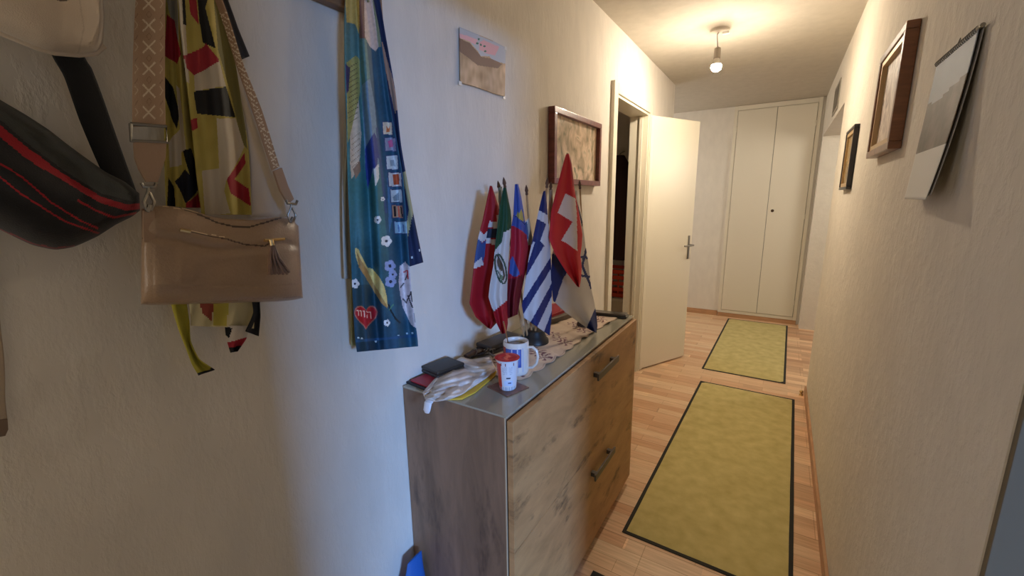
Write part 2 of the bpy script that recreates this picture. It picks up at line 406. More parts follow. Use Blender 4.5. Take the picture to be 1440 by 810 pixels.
# vent grille high on the right
m = MB().box(XR - .006, XR, 4.08, 4.5, 2.04, 2.06).box(XR - .006, XR, 4.08, 4.5, 2.23, 2.25).box(XR - .006, XR, 4.08, 4.1, 2.06, 2.23).box(XR - .006, XR, 4.48, 4.5, 2.06, 2.23)
t = thing('vent_grille', 'small grey vent grille high above the far passage opening', 'vent', (XR, 4.29, 2.04))
m.build('grille_frame', mat('grille_grey', (150, 142, 128), .6), t)
m = MB()
for i in range(9): m.box(XR - .004, XR - .001, 4.1, 4.48, 2.064 + i * .0185, 2.074 + i * .0185)
m.build('slat', mat('slat_grey', (120, 112, 100), .6), t)
# built-in wardrobe
t = thing('built_in_wardrobe', 'tall cream built-in wardrobe with two plain doors at the corridor end', 'wardrobe', (-.14, YF, 0))
WX0, WX1 = -.555, .245; yf = YF - .028
m = MB().box(WX0, WX0 + .035, yf, YF, .05, H - .002, .002).box(WX1 - .035, WX1, yf, YF, .05, H - .002, .002)
m.box(WX0 + .035, WX1 - .035, yf, YF, .05, .085, .002).box(WX0 + .035, WX1 - .035, yf, YF, H - .05, H - .002, .002)
m.build('wardrobe_frame', WARD, t)
MB().box(WX0 + .035, WX1 - .035, YF - .01, YF, .085, H - .05).build('dark_recess', DARKGAP, t)
mid = -.145
d1 = MB().box(WX0 + .038, mid - .0018, yf - .006, YF - .01, .089, H - .053, .003).build('door', WARD, t)
d2 = MB().box(mid + .0018, WX1 - .038, yf - .006, YF - .01, .089, H - .053, .003).build('door', WARD, t)
m = MB().tube([(-.095, yf - .006, 1.262), (-.095, yf - .009, 1.262)], .016, 16); m.build('keyhole', mat('keyhole_brass', (70, 52, 34), .4, .6), d2)
for zz in (.25, 1.2, 2.15):
    MB().tube([(WX0 + .036, yf - .006, zz - .025), (WX0 + .036, yf - .006, zz + .025)], .0045, 8).build('hinge', WARD, d1)
    MB().tube([(WX1 - .036, yf - .006, zz - .025), (WX1 - .036, yf - .006, zz + .025)], .0045, 8).build('hinge', WARD, d2)
MB().box(WX0, WX1, yf + .006, YF, 0, .05).build('plinth', SKIRT, t)
# door stop by the passage corner
t = thing('door_stop', 'small round brass door stop on the floor by the passage corner', 'door stop', (XR - .03, 3.55, 0))
MB().lathe([(.012, 0), (.012, .012), (.007, .016), (.007, .022), (.013, .026), (.013, .034), (.006, .04)], (XR - .03, 3.55, 0), 16).build('stop_body', GOLD, t, True)

# ================================================================ ceiling lamp
bx, by = -.418, 3.0
t = thing('ceiling_lamp', 'bare glowing bulb hanging from a round ceiling rose', 'lamp', (bx, by, H))
SOCK = mat('socket_grey', (150, 140, 130), .5)
MB().lathe([(.05, 0), (.052, -.006), (.05, -.016), (.04, -.02)][::-1], (bx - .006, by + .06, H), 40).build('ceiling_rose', mat('rose_cream', (205, 196, 182), .5), t, True)
MB().box(bx + .012, bx + .05, by + .045, by + .07, H - .034, H - .019, .003).build('terminal', mat('terminal_white', (225, 220, 210), .4), t)
MB().tube([(bx - .006, by + .055, H - .018), (bx - .012, by + .03, H - .035), (bx - .008, by + .01, H - .06), (bx - .002, by, H - .10), (bx, by, H - .125)], .0032, 8).build('flex', SOCK, t, True)
MB().lathe([(.008, 0), (.017, -.006), (.0185, -.02), (.0195, -.06), (.017, -.063)][::-1], (bx, by, H - .115), 24).build('bulb_holder', SOCK, t, True)
BULB = bpy.data.materials.new('glowing_bulb'); BULB.use_nodes = True
nt = BULB.node_tree; nt.nodes.clear(); em = nt.nodes.new('ShaderNodeEmission'); om = nt.nodes.new('ShaderNodeOutputMaterial')
em.inputs[0].default_value = (1.0, 0.85, 0.66, 1); em.inputs[1].default_value = BULB_W; nt.links.new(em.outputs[0], om.inputs[0])
prof = [(.0285 * math.sin(a), -.222 - .0285 * math.cos(a)) for a in np.linspace(1.92, 0.12, 13)]
up = [(.014, -.176), (.0155, -.186)] + [(.0287 * math.sin(a), -.222 - .0287 * math.cos(a)) for a in np.linspace(2.6, 1.93, 5)]
MB().lathe(up[::-1], (bx, by, H), 28).build('bulb_collar', mat('bulb_collar_white', (236, 230, 220), .4), t, True)
bu = MB().lathe([(r, z) for r, z in prof][::-1], (bx, by, H), 20).build('bulb', BULB, t, True)

# ================================================================ shoe cabinet
CX0, CX1, CY0, CY1 = XL + .004, -.551, .84, 1.945
t = thing('shoe_cabinet', 'low oak-look shoe cabinet with two wide flap doors against the left wall', 'cabinet', ((CX0 + CX1) / 2, (CY0 + CY1) / 2, 0))
m = MB().box(CX0, CX1, CY0, CY0 + .018, .045, TOP - .006).box(CX0, CX1, CY1 - .018, CY1, .045, TOP - .006)
m.box(CX0, CX1, CY0 + .018, CY1 - .018, TOP - .024, TOP - .006).box(CX0, CX1, CY0 + .018, CY1 - .018, .045, .063)
m.box(CX0, CX0 + .006, CY0 + .018, CY1 - .018, .063, TOP - .024)
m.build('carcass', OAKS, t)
MB().box(CX0 + .02, CX1 - .04, CY0 + .02, CY1 - .02, 0, .045).build('plinth', DARKGAP, t)
MB().box(CX1 - .012, CX1, CY0 + .018, CY1 - .018, .063, TOP - .024).build('inner_frame', DARKGAP, t)
MB().box(CX1 - .0025, CX1 + .0006, CY0 - .0006, CY0 + .003, .045, TOP - .006).build('edge_strip', mat('pale_edge', (190, 168, 138), .5), t)
GL = mat('grey_glass_top', (158, 154, 138), 0.09, spec=0.6)
MB().box(CX0, CX1 + .006, CY0 - .002, CY1 + .002, TOP - .006, TOP, .0012).build('glass_top', GL, t)
fx0, fx1 = CX1 + .004, CX1 + .022
for z0, z1, hz in ((.4728, .862, .785), (.048, .4712, .378)):
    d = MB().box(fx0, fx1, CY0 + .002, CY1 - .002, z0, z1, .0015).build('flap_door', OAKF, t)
    hm = MB().box(fx1 + .020, fx1 + .027, 1.385, 1.612, hz - .013, hz + .013, .001)
    for yy in (1.41, 1.585): hm.box(fx1, fx1 + .021, yy - .009, yy + .009, hz - .008, hz + .008)
    hm.build('bar_handle', DMETAL, d)

# ================================================================ floor mats
MATF = mat('green_mat_pile', (208, 192, 130), 0.95, sheen=0.1, bump=(240, .6, .002), mottle=(16, .25, (182, 166, 104)), spec=.1)
MATE = mat('mat_rubber_edge', (38, 36, 30), 0.85)
def floor_mat(c, sx, sy, rot, label):
    t = thing('door_mat', label, 'mat', (c[0], c[1], 0), 'green mats along the corridor')
    M = Matrix.Translation((c[0], c[1], 0)) @ Matrix.Rotation(rot, 4, 'Z')
    MB().box(-sx / 2, sx / 2, -sy / 2, sy / 2, 0, .004, .0015).xform(M).build('rubber_edge', MATE, t)
    e = .013
    m = MB(); k = 60; nx, ny = 24, 70
    vs = []
    for j in range(ny):
        for i in range(nx):
            x = -sx / 2 + e + (sx - 2 * e) * i / (nx - 1); y = -sy / 2 + e + (sy - 2 * e) * j / (ny - 1)
            edge = i in (0, nx - 1) or j in (0, ny - 1)
            vs.append((x, y, .0035 if edge else .008 + .0006 * math.sin(x * 31 + y * 17)))
    m.add(vs, [(j * nx + i, j * nx + i + 1, (j + 1) * nx + i + 1, (j + 1) * nx + i) for j in range(ny - 1) for i in range(nx - 1)])
    m.xform(M).build('pile', MATF, t, True)
floor_mat((-.128, 2.522), .622, 1.85, math.radians(-1.15), 'long olive-green mat with black edge, the middle one beside the cabinet')
floor_mat((-.140, 4.62), .60, 1.80, math.radians(-.8), 'olive-green mat with black edge in front of the wardrobe')
floor_mat((-.195, .47), .61, 1.76, math.radians(-.6), 'green mat of which only a dark corner shows by the cabinet foot')

# ================================================================ pictures on the walls
def frame_on(x, y0, y1, z0, z1, wd, dep, side, fm, inner, label, name='framed_picture', slip=None, tilt=None):
    s = side
    t = thing(name, label, 'picture', (x, (y0 + y1) / 2, z0))
    def bx(m, a, b, c, d, e0, e1, bev=0): lo, hi = sorted((x + s * e0, x + s * e1)); return m.box(lo, hi, a, b, c, d, bev)
    m = MB(); b_ = .003
    bx(m, y0, y1, z0, z0 + wd, 0.001, dep, b_); bx(m, y0, y1, z1 - wd, z1, 0.001, dep, b_)
    bx(m, y0, y0 + wd, z0 + wd, z1 - wd, 0.001, dep, b_); bx(m, y1 - wd, y1, z0 + wd, z1 - wd, 0.001, dep, b_)
    m.build('frame', fm, t)
    if slip:
        m = MB(); w2 = wd + slip[0]
        for a, b, c, d in ((y0 + wd, y1 - wd, z0 + wd, z0 + w2), (y0 + wd, y1 - wd, z1 - w2, z1 - wd), (y0 + wd, y0 + w2, z0 + w2, z1 - w2), (y1 - w2, y1 - wd, z0 + w2, z1 - w2)):
            bx(m, a, b, c, d, .004, dep - .005)
        m.build('inner_moulding', slip[1], t); wd = w2
    m = MB(); bx(m, y0 + wd, y1 - wd, z0 + wd, z1 - wd, .002, dep * .4); m.build('picture_print', inner, t)
    return t
def print_mat(name, cols, scale, stretch=(1, 1, 1), dist=1.0, rough=0.25):
    m = bpy.data.materials.new(name); m.use_nodes = True; nt = m.node_tree; b = nt.nodes['Principled BSDF']
    tc = nt.nodes.new('ShaderNodeTexCoord'); mp = nt.nodes.new('ShaderNodeMapping'); mp.inputs['Scale'].default_value = stretch
    nt.links.new(tc.outputs['Object'], mp.inputs['Vector'])
    nz = nt.nodes.new('ShaderNodeTexNoise'); nz.inputs['Scale'].default_value = scale; nz.inputs['Detail'].default_value = 6; nz.inputs['Distortion'].default_value = dist
    nt.links.new(mp.outputs[0], nz.inputs['Vector']); r = nt.nodes.new('ShaderNodeValToRGB')
    el = r.color_ramp.elements; n = len(cols)
    while len(el) < n: el.new(.5)
    for i, c in enumerate(cols): el[i].position = .3 + .4 * i / (n - 1); el[i].color = (*lin(c), 1)
    nt.links.new(nz.outputs['Fac'], r.inputs['Fac']); nt.links.new(r.outputs['Color'], b.inputs['Base Color']); b.inputs['Roughness'].default_value = rough
    return m
MAHOG = wood('mahogany_frame', (128, 62, 52), (92, 38, 32), (40, 14, 12), (1, 8, 8), 5, .35, False, coat=.3)
frame_on(XL, 1.785, 2.365, 1.485, 1.815, .026, .034, 1, MAHOG, print_mat('landscape_print', [(120, 116, 92), (176, 158, 130), (206, 182, 154), (232, 208, 180), (150, 148, 122)], 16, (1, 1, .7), .8),
         'red-brown framed landscape print on the wall behind the flags')
BROWNF = wood('brown_frame', (142, 92, 58), (104, 62, 38), (60, 34, 20), (1, 6, 6), 6, .35, False, coat=.2)
PALEF = mat('pale_gold_moulding', (190, 160, 116), .4, .3)
frame_on(XR, 1.672, 2.062, 1.545, 1.882, .022, .032, -1, BROWNF, print_mat('sketch_print', [(150, 130, 118), (186, 166, 152), (220, 204, 188), (160, 140, 126)], 11, (1, 1, .6), 2.0, .5),
         'brown wooden framed brown-toned picture, the larger frame on the right wall', slip=(.016, PALEF))
frame_on(XR, 2.66, 2.985, 1.445, 1.745, .014, .022, -1, mat('black_frame', (34, 28, 30), .35), print_mat('amber_print', [(90, 70, 42), (160, 132, 84), (196, 172, 118)], 9),
         'small dark framed amber picture nearest the far passage', slip=(.018, PALEF))
# poster on the left wall
def poster_tint(x, y, col):
    n1 = noise2(x, y, .22, 11); n2 = noise2(x * 1.5, y * .5, .5, 4)
    return np.array([196, 166, 132]) + (n1 * 26 + n2 * 22)[:, None]
PAPER = paint_mat('printed_paper', .6, spec=.25)
top_l, bot_l = [(646, 38), (668, 47), (690, 56), (711, 67)], [(647, 116), (668, 122), (690, 130), (710, 136)]
pt = []
pt.append(([(646, 38), (712, 66), (712, 90), (704, 88), (694, 86), (688, 79), (676, 79), (672, 72), (660, 58), (646, 52)], (186, 190, 198)))
pt.append(([(646, 47), (662, 52), (672, 56), (668, 63), (660, 58), (646, 53)], (226, 176, 182)))
pt.append(([(680, 56), (702, 66), (696, 78), (686, 76), (674, 70), (674, 60)], (224, 172, 176)))
pt.append(([(646, 54), (660, 60), (672, 74), (677, 80), (690, 82), (706, 90), (700, 96), (672, 92), (646, 72)], (140, 112, 94)))
for (a, b) in ((673, 55), (671, 61), (676, 63), (681, 65), (682, 72)): pt.append((ell(a, b, 1.6, 1.6), (70, 120, 98)))
t = thing('poster', 'small faded landscape poster with pink lettering taped high on the wall', 'poster', onwall(680, 120))
sheet('poster_sheet', top_l, bot_l, (XL + .004, 0, 0), WX, PAPER, t, dfun=lambda u, v: .002 + .0015 * math.sin(v * 9) * u, nu=80, nv=70, thick=.0006, paint=pt, tint=poster_tint)
for (a, b) in ((647, 117), (711, 68), (709, 137)):
    c = onwall(a, b, .006); MB().box(c[0] - .001, c[0] + .001, c[1] - .008, c[1] + .008, c[2] - .006, c[2] + .006).build('tape', mat('clear_tape', (226, 224, 218), .3), t)
# calendar on the right wall
t = thing('wall_calendar', 'wall calendar with a hazy landscape photo above a blank white half', 'calendar', (XR, 1.24, 1.41))
def cal_sheet(name, off, y0, y1, z0, z1, painter, nm, n=50):
    vs = []; 
    for j in range(n):
        for i in range(n):
            u, v = i / (n - 1), j / (n - 1)
            d = off + .004 + .030 * (v ** 2) * (1 - .45 * u) + .003 * math.sin(v * 3.1)
            vs.append((XR - d, y0 + (y1 - y0) * u, z1 - (z1 - z0) * v))
    fs = [(j * n + i, j * n + i + 1, (j + 1) * n + i + 1, (j + 1) * n + i) for j in range(n - 1) for i in range(n - 1)]
    me = bpy.data.meshes.new(name); me.from_pydata(vs, [], fs); me.materials.append(PAPER)
    cc = np.ones((len(fs) * 4, 4)); F = np.array([((f % (n - 1)) / (n - 1), (f // (n - 1)) / (n - 1)) for f in range(len(fs))])
    cc[:, :3] = np.repeat(painter(F[:, 0], F[:, 1]), 4, axis=0) / 255.0
    me.color_attributes.new('pattern', 'BYTE_COLOR', 'CORNER').data.foreach_set('color_srgb', cc.astype(np.float32).ravel())
    me.shade_smooth(); o = link(name, me, t); s_ = o.modifiers.new('thickness', 'SOLIDIFY'); s_.thickness = .0008; return o
def cal_paint(u, v):
    n1 = noise2(u * 60, v * 60, .25, 2); col = np.tile(A(222, 218, 208), (len(u), 1))
    hor = .27 + .03 * np.sin((1 - u) * 5) + .02 * n1
    sky = (v < .64) & (v < hor); land = (v < .64) & (v >= hor)
    col[sky] = (A(128, 136, 148) + (v[sky] / .3)[:, None] * A(40, 36, 26) + (n1[sky] * 10)[:, None])
    col[land] = (A(112, 98, 82) + (n1[land] * 34)[:, None] + (noise2(u * 60, v * 60, .8, 9)[land] * 16)[:, None])
    row = (np.abs(v - .70) < .006) & (u > .15) & (u < .8); col[row] = A(190, 186, 178)
    return np.clip(col, 0, 255)
cal_sheet('month_page', .006, 1.135, 1.385, 1.405, 1.70, cal_paint, 'page')
cal_sheet('back_page', .001, 1.130, 1.388, 1.412, 1.70, lambda u, v: np.tile(A(170, 164, 156), (len(u), 1)), 'page')
m = MB().tube([(XR - .008, 1.125, 1.701), (XR - .008, 1.392, 1.701)], .004, 8)
for i in range(26):
    yy = 1.14 + i * .0096; m.tube([(XR - .008 + .006 * math.cos(a), yy, 1.699 + .006 * math.sin(a)) for a in np.linspace(0, 6.28, 9)], .0008, 5, False)
m.build('wire_binding', NICKEL, t, True)
MB().tube([(XR - .008, 1.25, 1.703), (XR - .006, 1.256, 1.716), (XR - .008, 1.262, 1.703)], .001, 6).build('hanging_loop', NICKEL, t)

# ================================================================ coat rail and hooks
RAILW = wood('rail_wood', (150, 116, 86), (116, 86, 62), (60, 42, 30), (6, 1, 6), 4, .45, False)
t = thing('coat_rail', 'brown wooden coat rail across the top of the left wall', 'coat rack', (XL, .4, 1.846))
MB().box(XL + .001, XL + .026, -.25, .838, 1.847, 1.945, .004).build('board', RAILW, t)
HY = (.20, .375, .742, .06)
for yy in HY:
    hk = MB().box(XL + .026, XL + .030, yy - .012, yy + .012, 1.855, 1.925, .001)
    hk.tube([(XL + .029, yy, 1.90), (XL + .06, yy, 1.885), (XL + .082, yy, 1.888), (XL + .09, yy, 1.905)], [.005, .005, .005, .007], 10)
    hk.build('hook', GOLD, t, True)
def hookpx(i, d=.06): return proj((XL + d, HY[i], 1.89))
P0, P1, P2 = hookpx(0), hookpx(1), hookpx(2)

# ================================================================ blue painted shawl
CLOTH = paint_mat('printed_cloth', .8, .0, (900, .25))
SATIN = paint_mat('printed_satin', .55, .0, (700, .15))
def folds(amp, ks, ph=0.0, taper=True):
    return lambda u, v: amp * sum(math.sin(u * k * 6.283 + ph * k + v * 1.3) for k in ks) / len(ks) * ((.35 + .65 * v) if taper else 1) + .0
t = thing('printed_shawl', 'long blue printed shawl with a red heart and birds hanging beside the cabinet', 'shawl', (XL + .05, HY[2], 1.89))
# lining / edge behind at the left
sheet('lining', [(488, -40), (484, 40), (484, 160), (481, 260), (482, 340), (484, 392)], [(500, -40), (494, 40), (496, 160), (494, 260), (496, 340), (500, 392)], (XL + .022, 0, 0), WX, CLOTH, t,
      dfun=folds(.006, (1,)), nu=8, nv=50, base=(196, 190, 176))
sheet('lining', [(490, 250), (492, 330), (493, 400), (494, 486)], [(502, 250), (504, 330), (506, 400), (510, 486)], (XL + .016, 0, 0), WX, CLOTH, t, dfun=folds(.004, (1,)), nu=8, nv=30, base=(156, 160, 120))
# navy panel behind at the right
def navy(x, y, col):
    n1 = noise2(x, y, .18, 21); return A(38, 48, 78) + (n1 * 10)[:, None] * A(1, 1, 1.4)
sheet('navy_panel', [(514, -40), (528, 40), (540, 120), (552, 200), (562, 290), (572, 376)], [(528, -40), (541, 42), (556, 130), (564, 205), (581, 300), (595, 369)], (XL + .035, 0, 0), WX, CLOTH, t,
      dfun=folds(.009, (1,), 1), nu=26, nv=130, tint=navy,
      paint=[([(534, 60), (538, 60), (552, 110), (560, 150), (556, 160), (548, 128)], (176, 138, 116)),
             ([(563, 243), (572, 240), (580, 268), (582, 292), (577, 320), (572, 335), (570, 322), (575, 296), (571, 268), (566, 255)], (170, 160, 120)),
             (ell(579, 362, 1.4, 1.2), (210, 220, 220)), (ell(590, 352, 1.0, 1.0), (210, 220, 220))])
def blues(x, y, col):
    n1 = noise2(x, y, .06, 31); n2 = noise2(x, y, .16, 8)
    top = A(96, 128, 124); midc = A(66, 124, 126); low = A(40, 78, 104)
    v = np.clip((y - 20) / 470, 0, 1)[:, None]
    c = np.where(v < .5, top + (midc - top) * v * 2, midc + (low - midc) * (v - .5) * 2)
    c = c + (n1 * 16)[:, None] + (n2 * 9)[:, None] * A(.4, 1, 1.2)
    right = (x > 513 + (y - 40) * .105) ; c[right & (y > 60)] = (A(42, 84, 106) + (n2 * 10)[:, None])[right & (y > 60)]
    lowl = (y > 400) & (x < 540); c[lowl] = c[lowl] * .82
    return c
pt = [([(484, -50), (505, -50), (506, 36), (505, 48), (499, 34), (487, 31)], (196, 168, 92)),
      ([(505, -50), (513, -50), (514, 54), (506, 54)], (120, 84, 72)),
      ([(512, -50), (520, -50), (528, 30), (532, 66), (528, 72), (520, 66), (513, 52), (512, 20)], (206, 186, 174)),
      ([(518, -50), (524, -50), (536, 66), (532, 66)], (128, 134, 104)),
      # big bird wing, left
      ([(487, 88), (500, 78), (506, 84), (506, 130), (500, 160), (494, 188), (489, 200), (488, 160)], (170, 162, 96)),
      ([(486, 90), (492, 96), (490, 128), (487, 132)], (66, 58, 98)),
      ([(492, 190), (504, 140), (508, 190), (506, 222), (498, 246), (494, 252), (492, 230)], (214, 196, 170)),
      ([(496, 238), (506, 226), (507, 240), (500, 252)], (150, 120, 96)),
      # feather lines
      ] + [(stroke([(489 + k % 3, 96 + k * 7), (503, 88 + k * 7)], .9), (104, 92, 60)) for k in range(12)] + [(stroke([(494, 196 + k * 8), (506, 186 + k * 8)], .8), (168, 140, 112)) for k in range(6)] + [
      # dark blue wing
      ([(509, 120), (520, 110), (527, 150), (530, 190), (534, 210), (536, 238), (530, 232), (526, 246), (521, 238), (517, 258), (513, 236), (512, 200)], (108, 138, 160)),
      ([(513, 210), (526, 186), (534, 204), (535, 226), (531, 222), (529, 240), (525, 236), (521, 254), (517, 266), (514, 244)], (34, 54, 124)),
      ([(526, 238), (532, 230), (533, 250), (528, 262)], (214, 214, 206)),
      ([(528, 180), (531, 178), (545, 300), (541, 300)], (46, 76, 118)),
      ([(544, 250), (552, 246), (553, 300), (547, 330)], (60, 110, 150))]
# row of picture patches
for (x0, y0, x1, y1, c) in ((538, 172, 551, 189, (222, 206, 180)), (541, 194, 556, 212, (150, 152, 172)), (543, 219, 559, 238, (206, 210, 210)), (546, 243, 564, 262, (206, 204, 200)),
                           (549, 267, 565, 284, (200, 208, 210)), (551, 289, 566, 306, (190, 150, 120)), (554, 312, 572, 328, (160, 190, 204))):
    pt.append(([(x0 - 1.5, y0 - 1.5), (x1 + 1.5, y0 - 1.5), (x1 + 2.5, y1 + 1.5), (x0 - .5, y1 + 1.5)], (58, 74, 108)))
    pt.append(([(x0, y0), (x1, y0), (x1 + 1, y1), (x0 + 1, y1)], c))
pt += [([(543, 177), (546, 181), (549, 176), (548, 186), (543, 186)], (200, 110, 60)), ([(545, 198), (552, 196), (553, 206), (547, 208)], (196, 96, 136)), ([(548, 226), (554, 224), (556, 234), (549, 233)], (150, 158, 164)),
       ([(552, 245), (561, 245), (562, 259), (553, 260)], (184, 84, 48)), ([(552, 277), (561, 270), (562, 282), (554, 283)], (128, 140, 148)),
       ([(553, 290), (556, 290), (557, 305), (554, 305)], (28, 28, 40)), ([(559, 290), (561, 290), (563, 305), (560, 305)], (200, 80, 50)), ([(563, 290), (565, 291), (567, 305), (565, 305)], (34, 34, 44)),
       ([(559, 316), (561, 316), (562, 326), (560, 326)], (96, 120, 160)), ([(566, 315), (568, 315), (569, 326), (567, 326)], (96, 120, 160))]
# pale figure in the lower middle
pt += [([(499, 348), (504, 350), (509, 362), (516, 376), (524, 378), (534, 390), (540, 402), (544, 418), (545, 432), (540, 430), (530, 414), (522, 398), (514, 386), (504, 372), (500, 360)], (226, 204, 130)),
       ([(501, 352), (508, 366), (516, 380), (524, 396), (534, 412), (544, 430), (545, 434), (538, 428), (526, 410), (516, 394), (505, 376)], (178, 140, 84)),
       (stroke([(546, 428), (549, 436), (556, 448), (562, 454)], 2.4), (26, 36, 44)), (stroke([(547, 436), (553, 428)], 1.2), (96, 150, 110))]
def flower(cx, cy, r, c=(228, 232, 234)):
    out = []
    for k in range(5): out.append((ell(cx + r * .55 * math.cos(k * 1.257), cy + r * .6 * math.sin(k * 1.257), r * .5, r * .5), c))
    out.append((ell(cx, cy, r * .28, r * .28), (44, 52, 70))); return out
for f in ((499, 399, 6.5), (543, 339, 7.5), (531, 309, 5), (544, 454, 4.5), (538, 280, 3)): pt += flower(*f)
for f in ((548, 374, 8), (549, 396, 8), (552, 386, 6)): pt += flower(*f, c=(150, 168, 214))
wl = [(562, 374), (570, 368), (577, 376), (580, 400), (581, 430), (583, 450), (586, 462), (578, 456), (572, 444), (566, 432), (562, 412), (560, 396)]
pt += [(wl, (218, 204, 204))]
for a in ((570, 394, 573, 386), (566, 420, 572, 426), (572, 424, 578, 412), (574, 416, 580, 432), (563, 404, 568, 398), (578, 410, 580, 424)): pt.append((stroke([(a[0], a[1]), (a[2], a[3])], 1.8), (66, 60, 62)))
pt.append((stroke([(568, 383), (573, 380), (574, 392)], 1.6), (196, 50, 56)))
# heart with lettering
hc = [(512 + 15.2 * (math.sin(a) ** 3) + .35 * 0, 443.5 - (13 * math.cos(a) - 5 * math.cos(2 * a) - 2 * math.cos(3 * a) - math.cos(4 * a)) * 1.08) for a in np.linspace(0, 6.28, 40)]
hc2 = [(514.5 + (x - 512) * 1.10, 444 + (y - 443.5) * 1.10) for x, y in hc]; hc1 = [(514.5 + (x - 512) * .97, 444 + (y - 443.5) * .97) for x, y in hc]
pt += [(hc2, (176, 110, 96)), (hc1, (176, 28, 40))]
LT = (240, 196, 180)
for s_ in ([(502, 436.5), (504, 436.5), (504.4, 444)], [(506, 437), (508, 437), (508.4, 445)], [(510.6, 437.5), (512.4, 437.8), (512.8, 446), (510.4, 446.2)], [(515, 438.5), (521, 439), (521.4, 447.5)], [(516, 442), (516.2, 447.5)]):
    pt.append((stroke(s_, 1.15), LT))
for (x, y) in ((504, 475), (509, 476), (533, 477), (546, 475), (572, 469), (580, 468), (528, 480), (560, 472)): pt.append((ell(x, y, 1.7, 1.3), (190, 214, 226)))
pt.append(([(500, 478), (588, 470), (588, 474), (500, 482)], (40, 82, 120)))
def shawl_d(u, v):
    tp = .25 + .75 * min(1, v * 1.6)
    return tp * (.013 * math.sin(u * 13.5 + .7 * math.sin(v * 4)) + .007 * math.sin(u * 24 + 1 + v * 2)) + .012 * math.sin(math.pi * u)
sheet('shawl_front', [(494, -75), (487, -20), (484, 32), (485, 112), (487, 170), (489, 257), (492, 330), (495, 400), (497, 437), (499, 474), (502, 495)],
      [(512, -75), (521, -20), (535, 50), (546, 128), (553, 170), (567, 250), (573, 330), (579, 412), (583, 445), (587, 474), (588, 487)], (XL + .062, 0, 0), WX, SATIN, t,
      dfun=shawl_d, nu=130, nv=460, thick=.0012, tint=blues, paint=pt, speckle=.06)
MB().tube([(XL + .07, HY[2] - .01, 1.86), (XL + .075, HY[2], 1.893), (XL + .07, HY[2] + .012, 1.86)], .003, 8).build('hanging_loop', mat('loop_cloth', (150, 140, 100), .9), t)

# ================================================================ yellow patterned scarf
t = thing('patterned_scarf', 'yellow, red, black and white patterned scarf hanging behind the beige handbag', 'scarf', (XL + .05, HY[1], 1.89))
YEL, CRM, RED, BLK, OLV = (184, 168, 88), (200, 188, 168), (160, 40, 54), (24, 24, 27), (122, 114, 64)
def yel(x, y, col): return A(*YEL) + (noise2(x, y, .2, 6) * 14)[:, None]
sheet('scarf_fold', [(296, -60), (322, 60), (334, 120), (345, 170), (352, 230), (352, 305)], [(306, -60), (338, 94), (352, 140), (372, 200), (392, 250), (404, 305)], (XL + .014, 0, 0), WX, CLOTH, t, dfun=folds(.004, (1,)), nu=14, nv=40, base=(206, 194, 176))
a = [(P1[0] - 12, P1[1]), (228, -10), (229, 80), (231, 150), (232, 240), (234, 292)]; b = [(P1[0] - 2, P1[1]), (258, -10), (262, 60), (270, 150), (278, 215), (282, 292)]
sheet('scarf_fold', a, b, (XL + .024, 0, 0), WX, CLOTH, t, dfun=folds(.010, (1.6, 2.7), .4), nu=80, nv=300, tint=yel,
      paint=[([(234, 0), (250, 0), (252, 60), (244, 40)], (150, 148, 140)), ([(234, 20), (246, 30), (254, 76), (250, 90), (230, 78)], RED), ([(228, 104), (243, 122), (252, 160), (248, 182), (230, 134)], BLK),
             ([(247, 120), (253, 124), (262, 210), (256, 214)], CRM), ([(236, 200), (254, 180), (256, 232), (238, 236)], CRM), ([(258, 212), (268, 208), (278, 240), (280, 270), (266, 246)], BLK),
             ([(246, 255), (261, 238), (279, 267), (262, 286)], (34, 36, 50)), ([(236, 250), (245, 262), (248, 295), (234, 295)], BLK), ([(262, 286), (279, 272), (284, 295), (262, 295)], RED), ([(258, 95), (268, 90), (270, 118), (262, 118)], BLK)])
a = [(P1[0] - 5, P1[1]), (250, -10), (254, 40), (262, 110), (270, 180), (277, 250), (284, 302)]; b = [(P1[0] + 5, P1[1]), (308, -10), (322, 40), (333, 100), (342, 160), (350, 215), (354, 302)]
sheet('scarf_front', a, b, (XL + .044, 0, 0), WX, SATIN, t, dfun=folds(.010, (1.5, 2.6), 1.1), nu=120, nv=330, tint=yel,
      paint=[([(246, -20), (258, -20), (262, 60), (266, 118), (258, 110), (252, 40)], CRM), ([(255, -20), (259, -20), (262, 36), (257, 34)], BLK),
             ([(263, -20), (274, -20), (279, 35), (268, 20)], RED), ([(276, -20), (296, -20), (289, 11), (303, 68), (285, 60), (280, 30)], BLK), ([(258, 78), (270, 74), (286, 66), (290, 61), (307, 83), (307, 87), (293, 97), (273, 106), (262, 96)], RED),
             ([(273, 106), (292, 96), (308, 86), (317, 121), (274, 128)], CRM), ([(272, 129), (317, 122), (331, 165), (277, 160)], BLK), ([(300, 0), (320, 0), (342, 150), (348, 210), (340, 200), (326, 140), (306, 70)], OLV),
             ([(305, 167), (331, 166), (344, 207), (318, 255), (311, 296)], CRM), ([(284, 240), (309, 237), (314, 262), (324, 300), (288, 304)], CRM), ([(344, 215), (353, 290), (324, 272), (319, 252)], RED),
             ([(346, 230), (351, 266), (329, 252)], YEL), ([(268, 168), (277, 166), (278, 180), (270, 184)], RED)])
sheet('scarf_tail', [(240, 425), (251, 462), (262, 490), (270, 512), (279, 528)], [(262, 425), (266, 452), (268, 480), (280, 505), (302, 520)], (XL + .04, 0, 0), WX, CLOTH, t, dfun=folds(.007, (1,)), nu=20, nv=50, base=(170, 160, 58),
      paint=[([(276, 525), (302, 516), (302, 523), (280, 530)], BLK)])
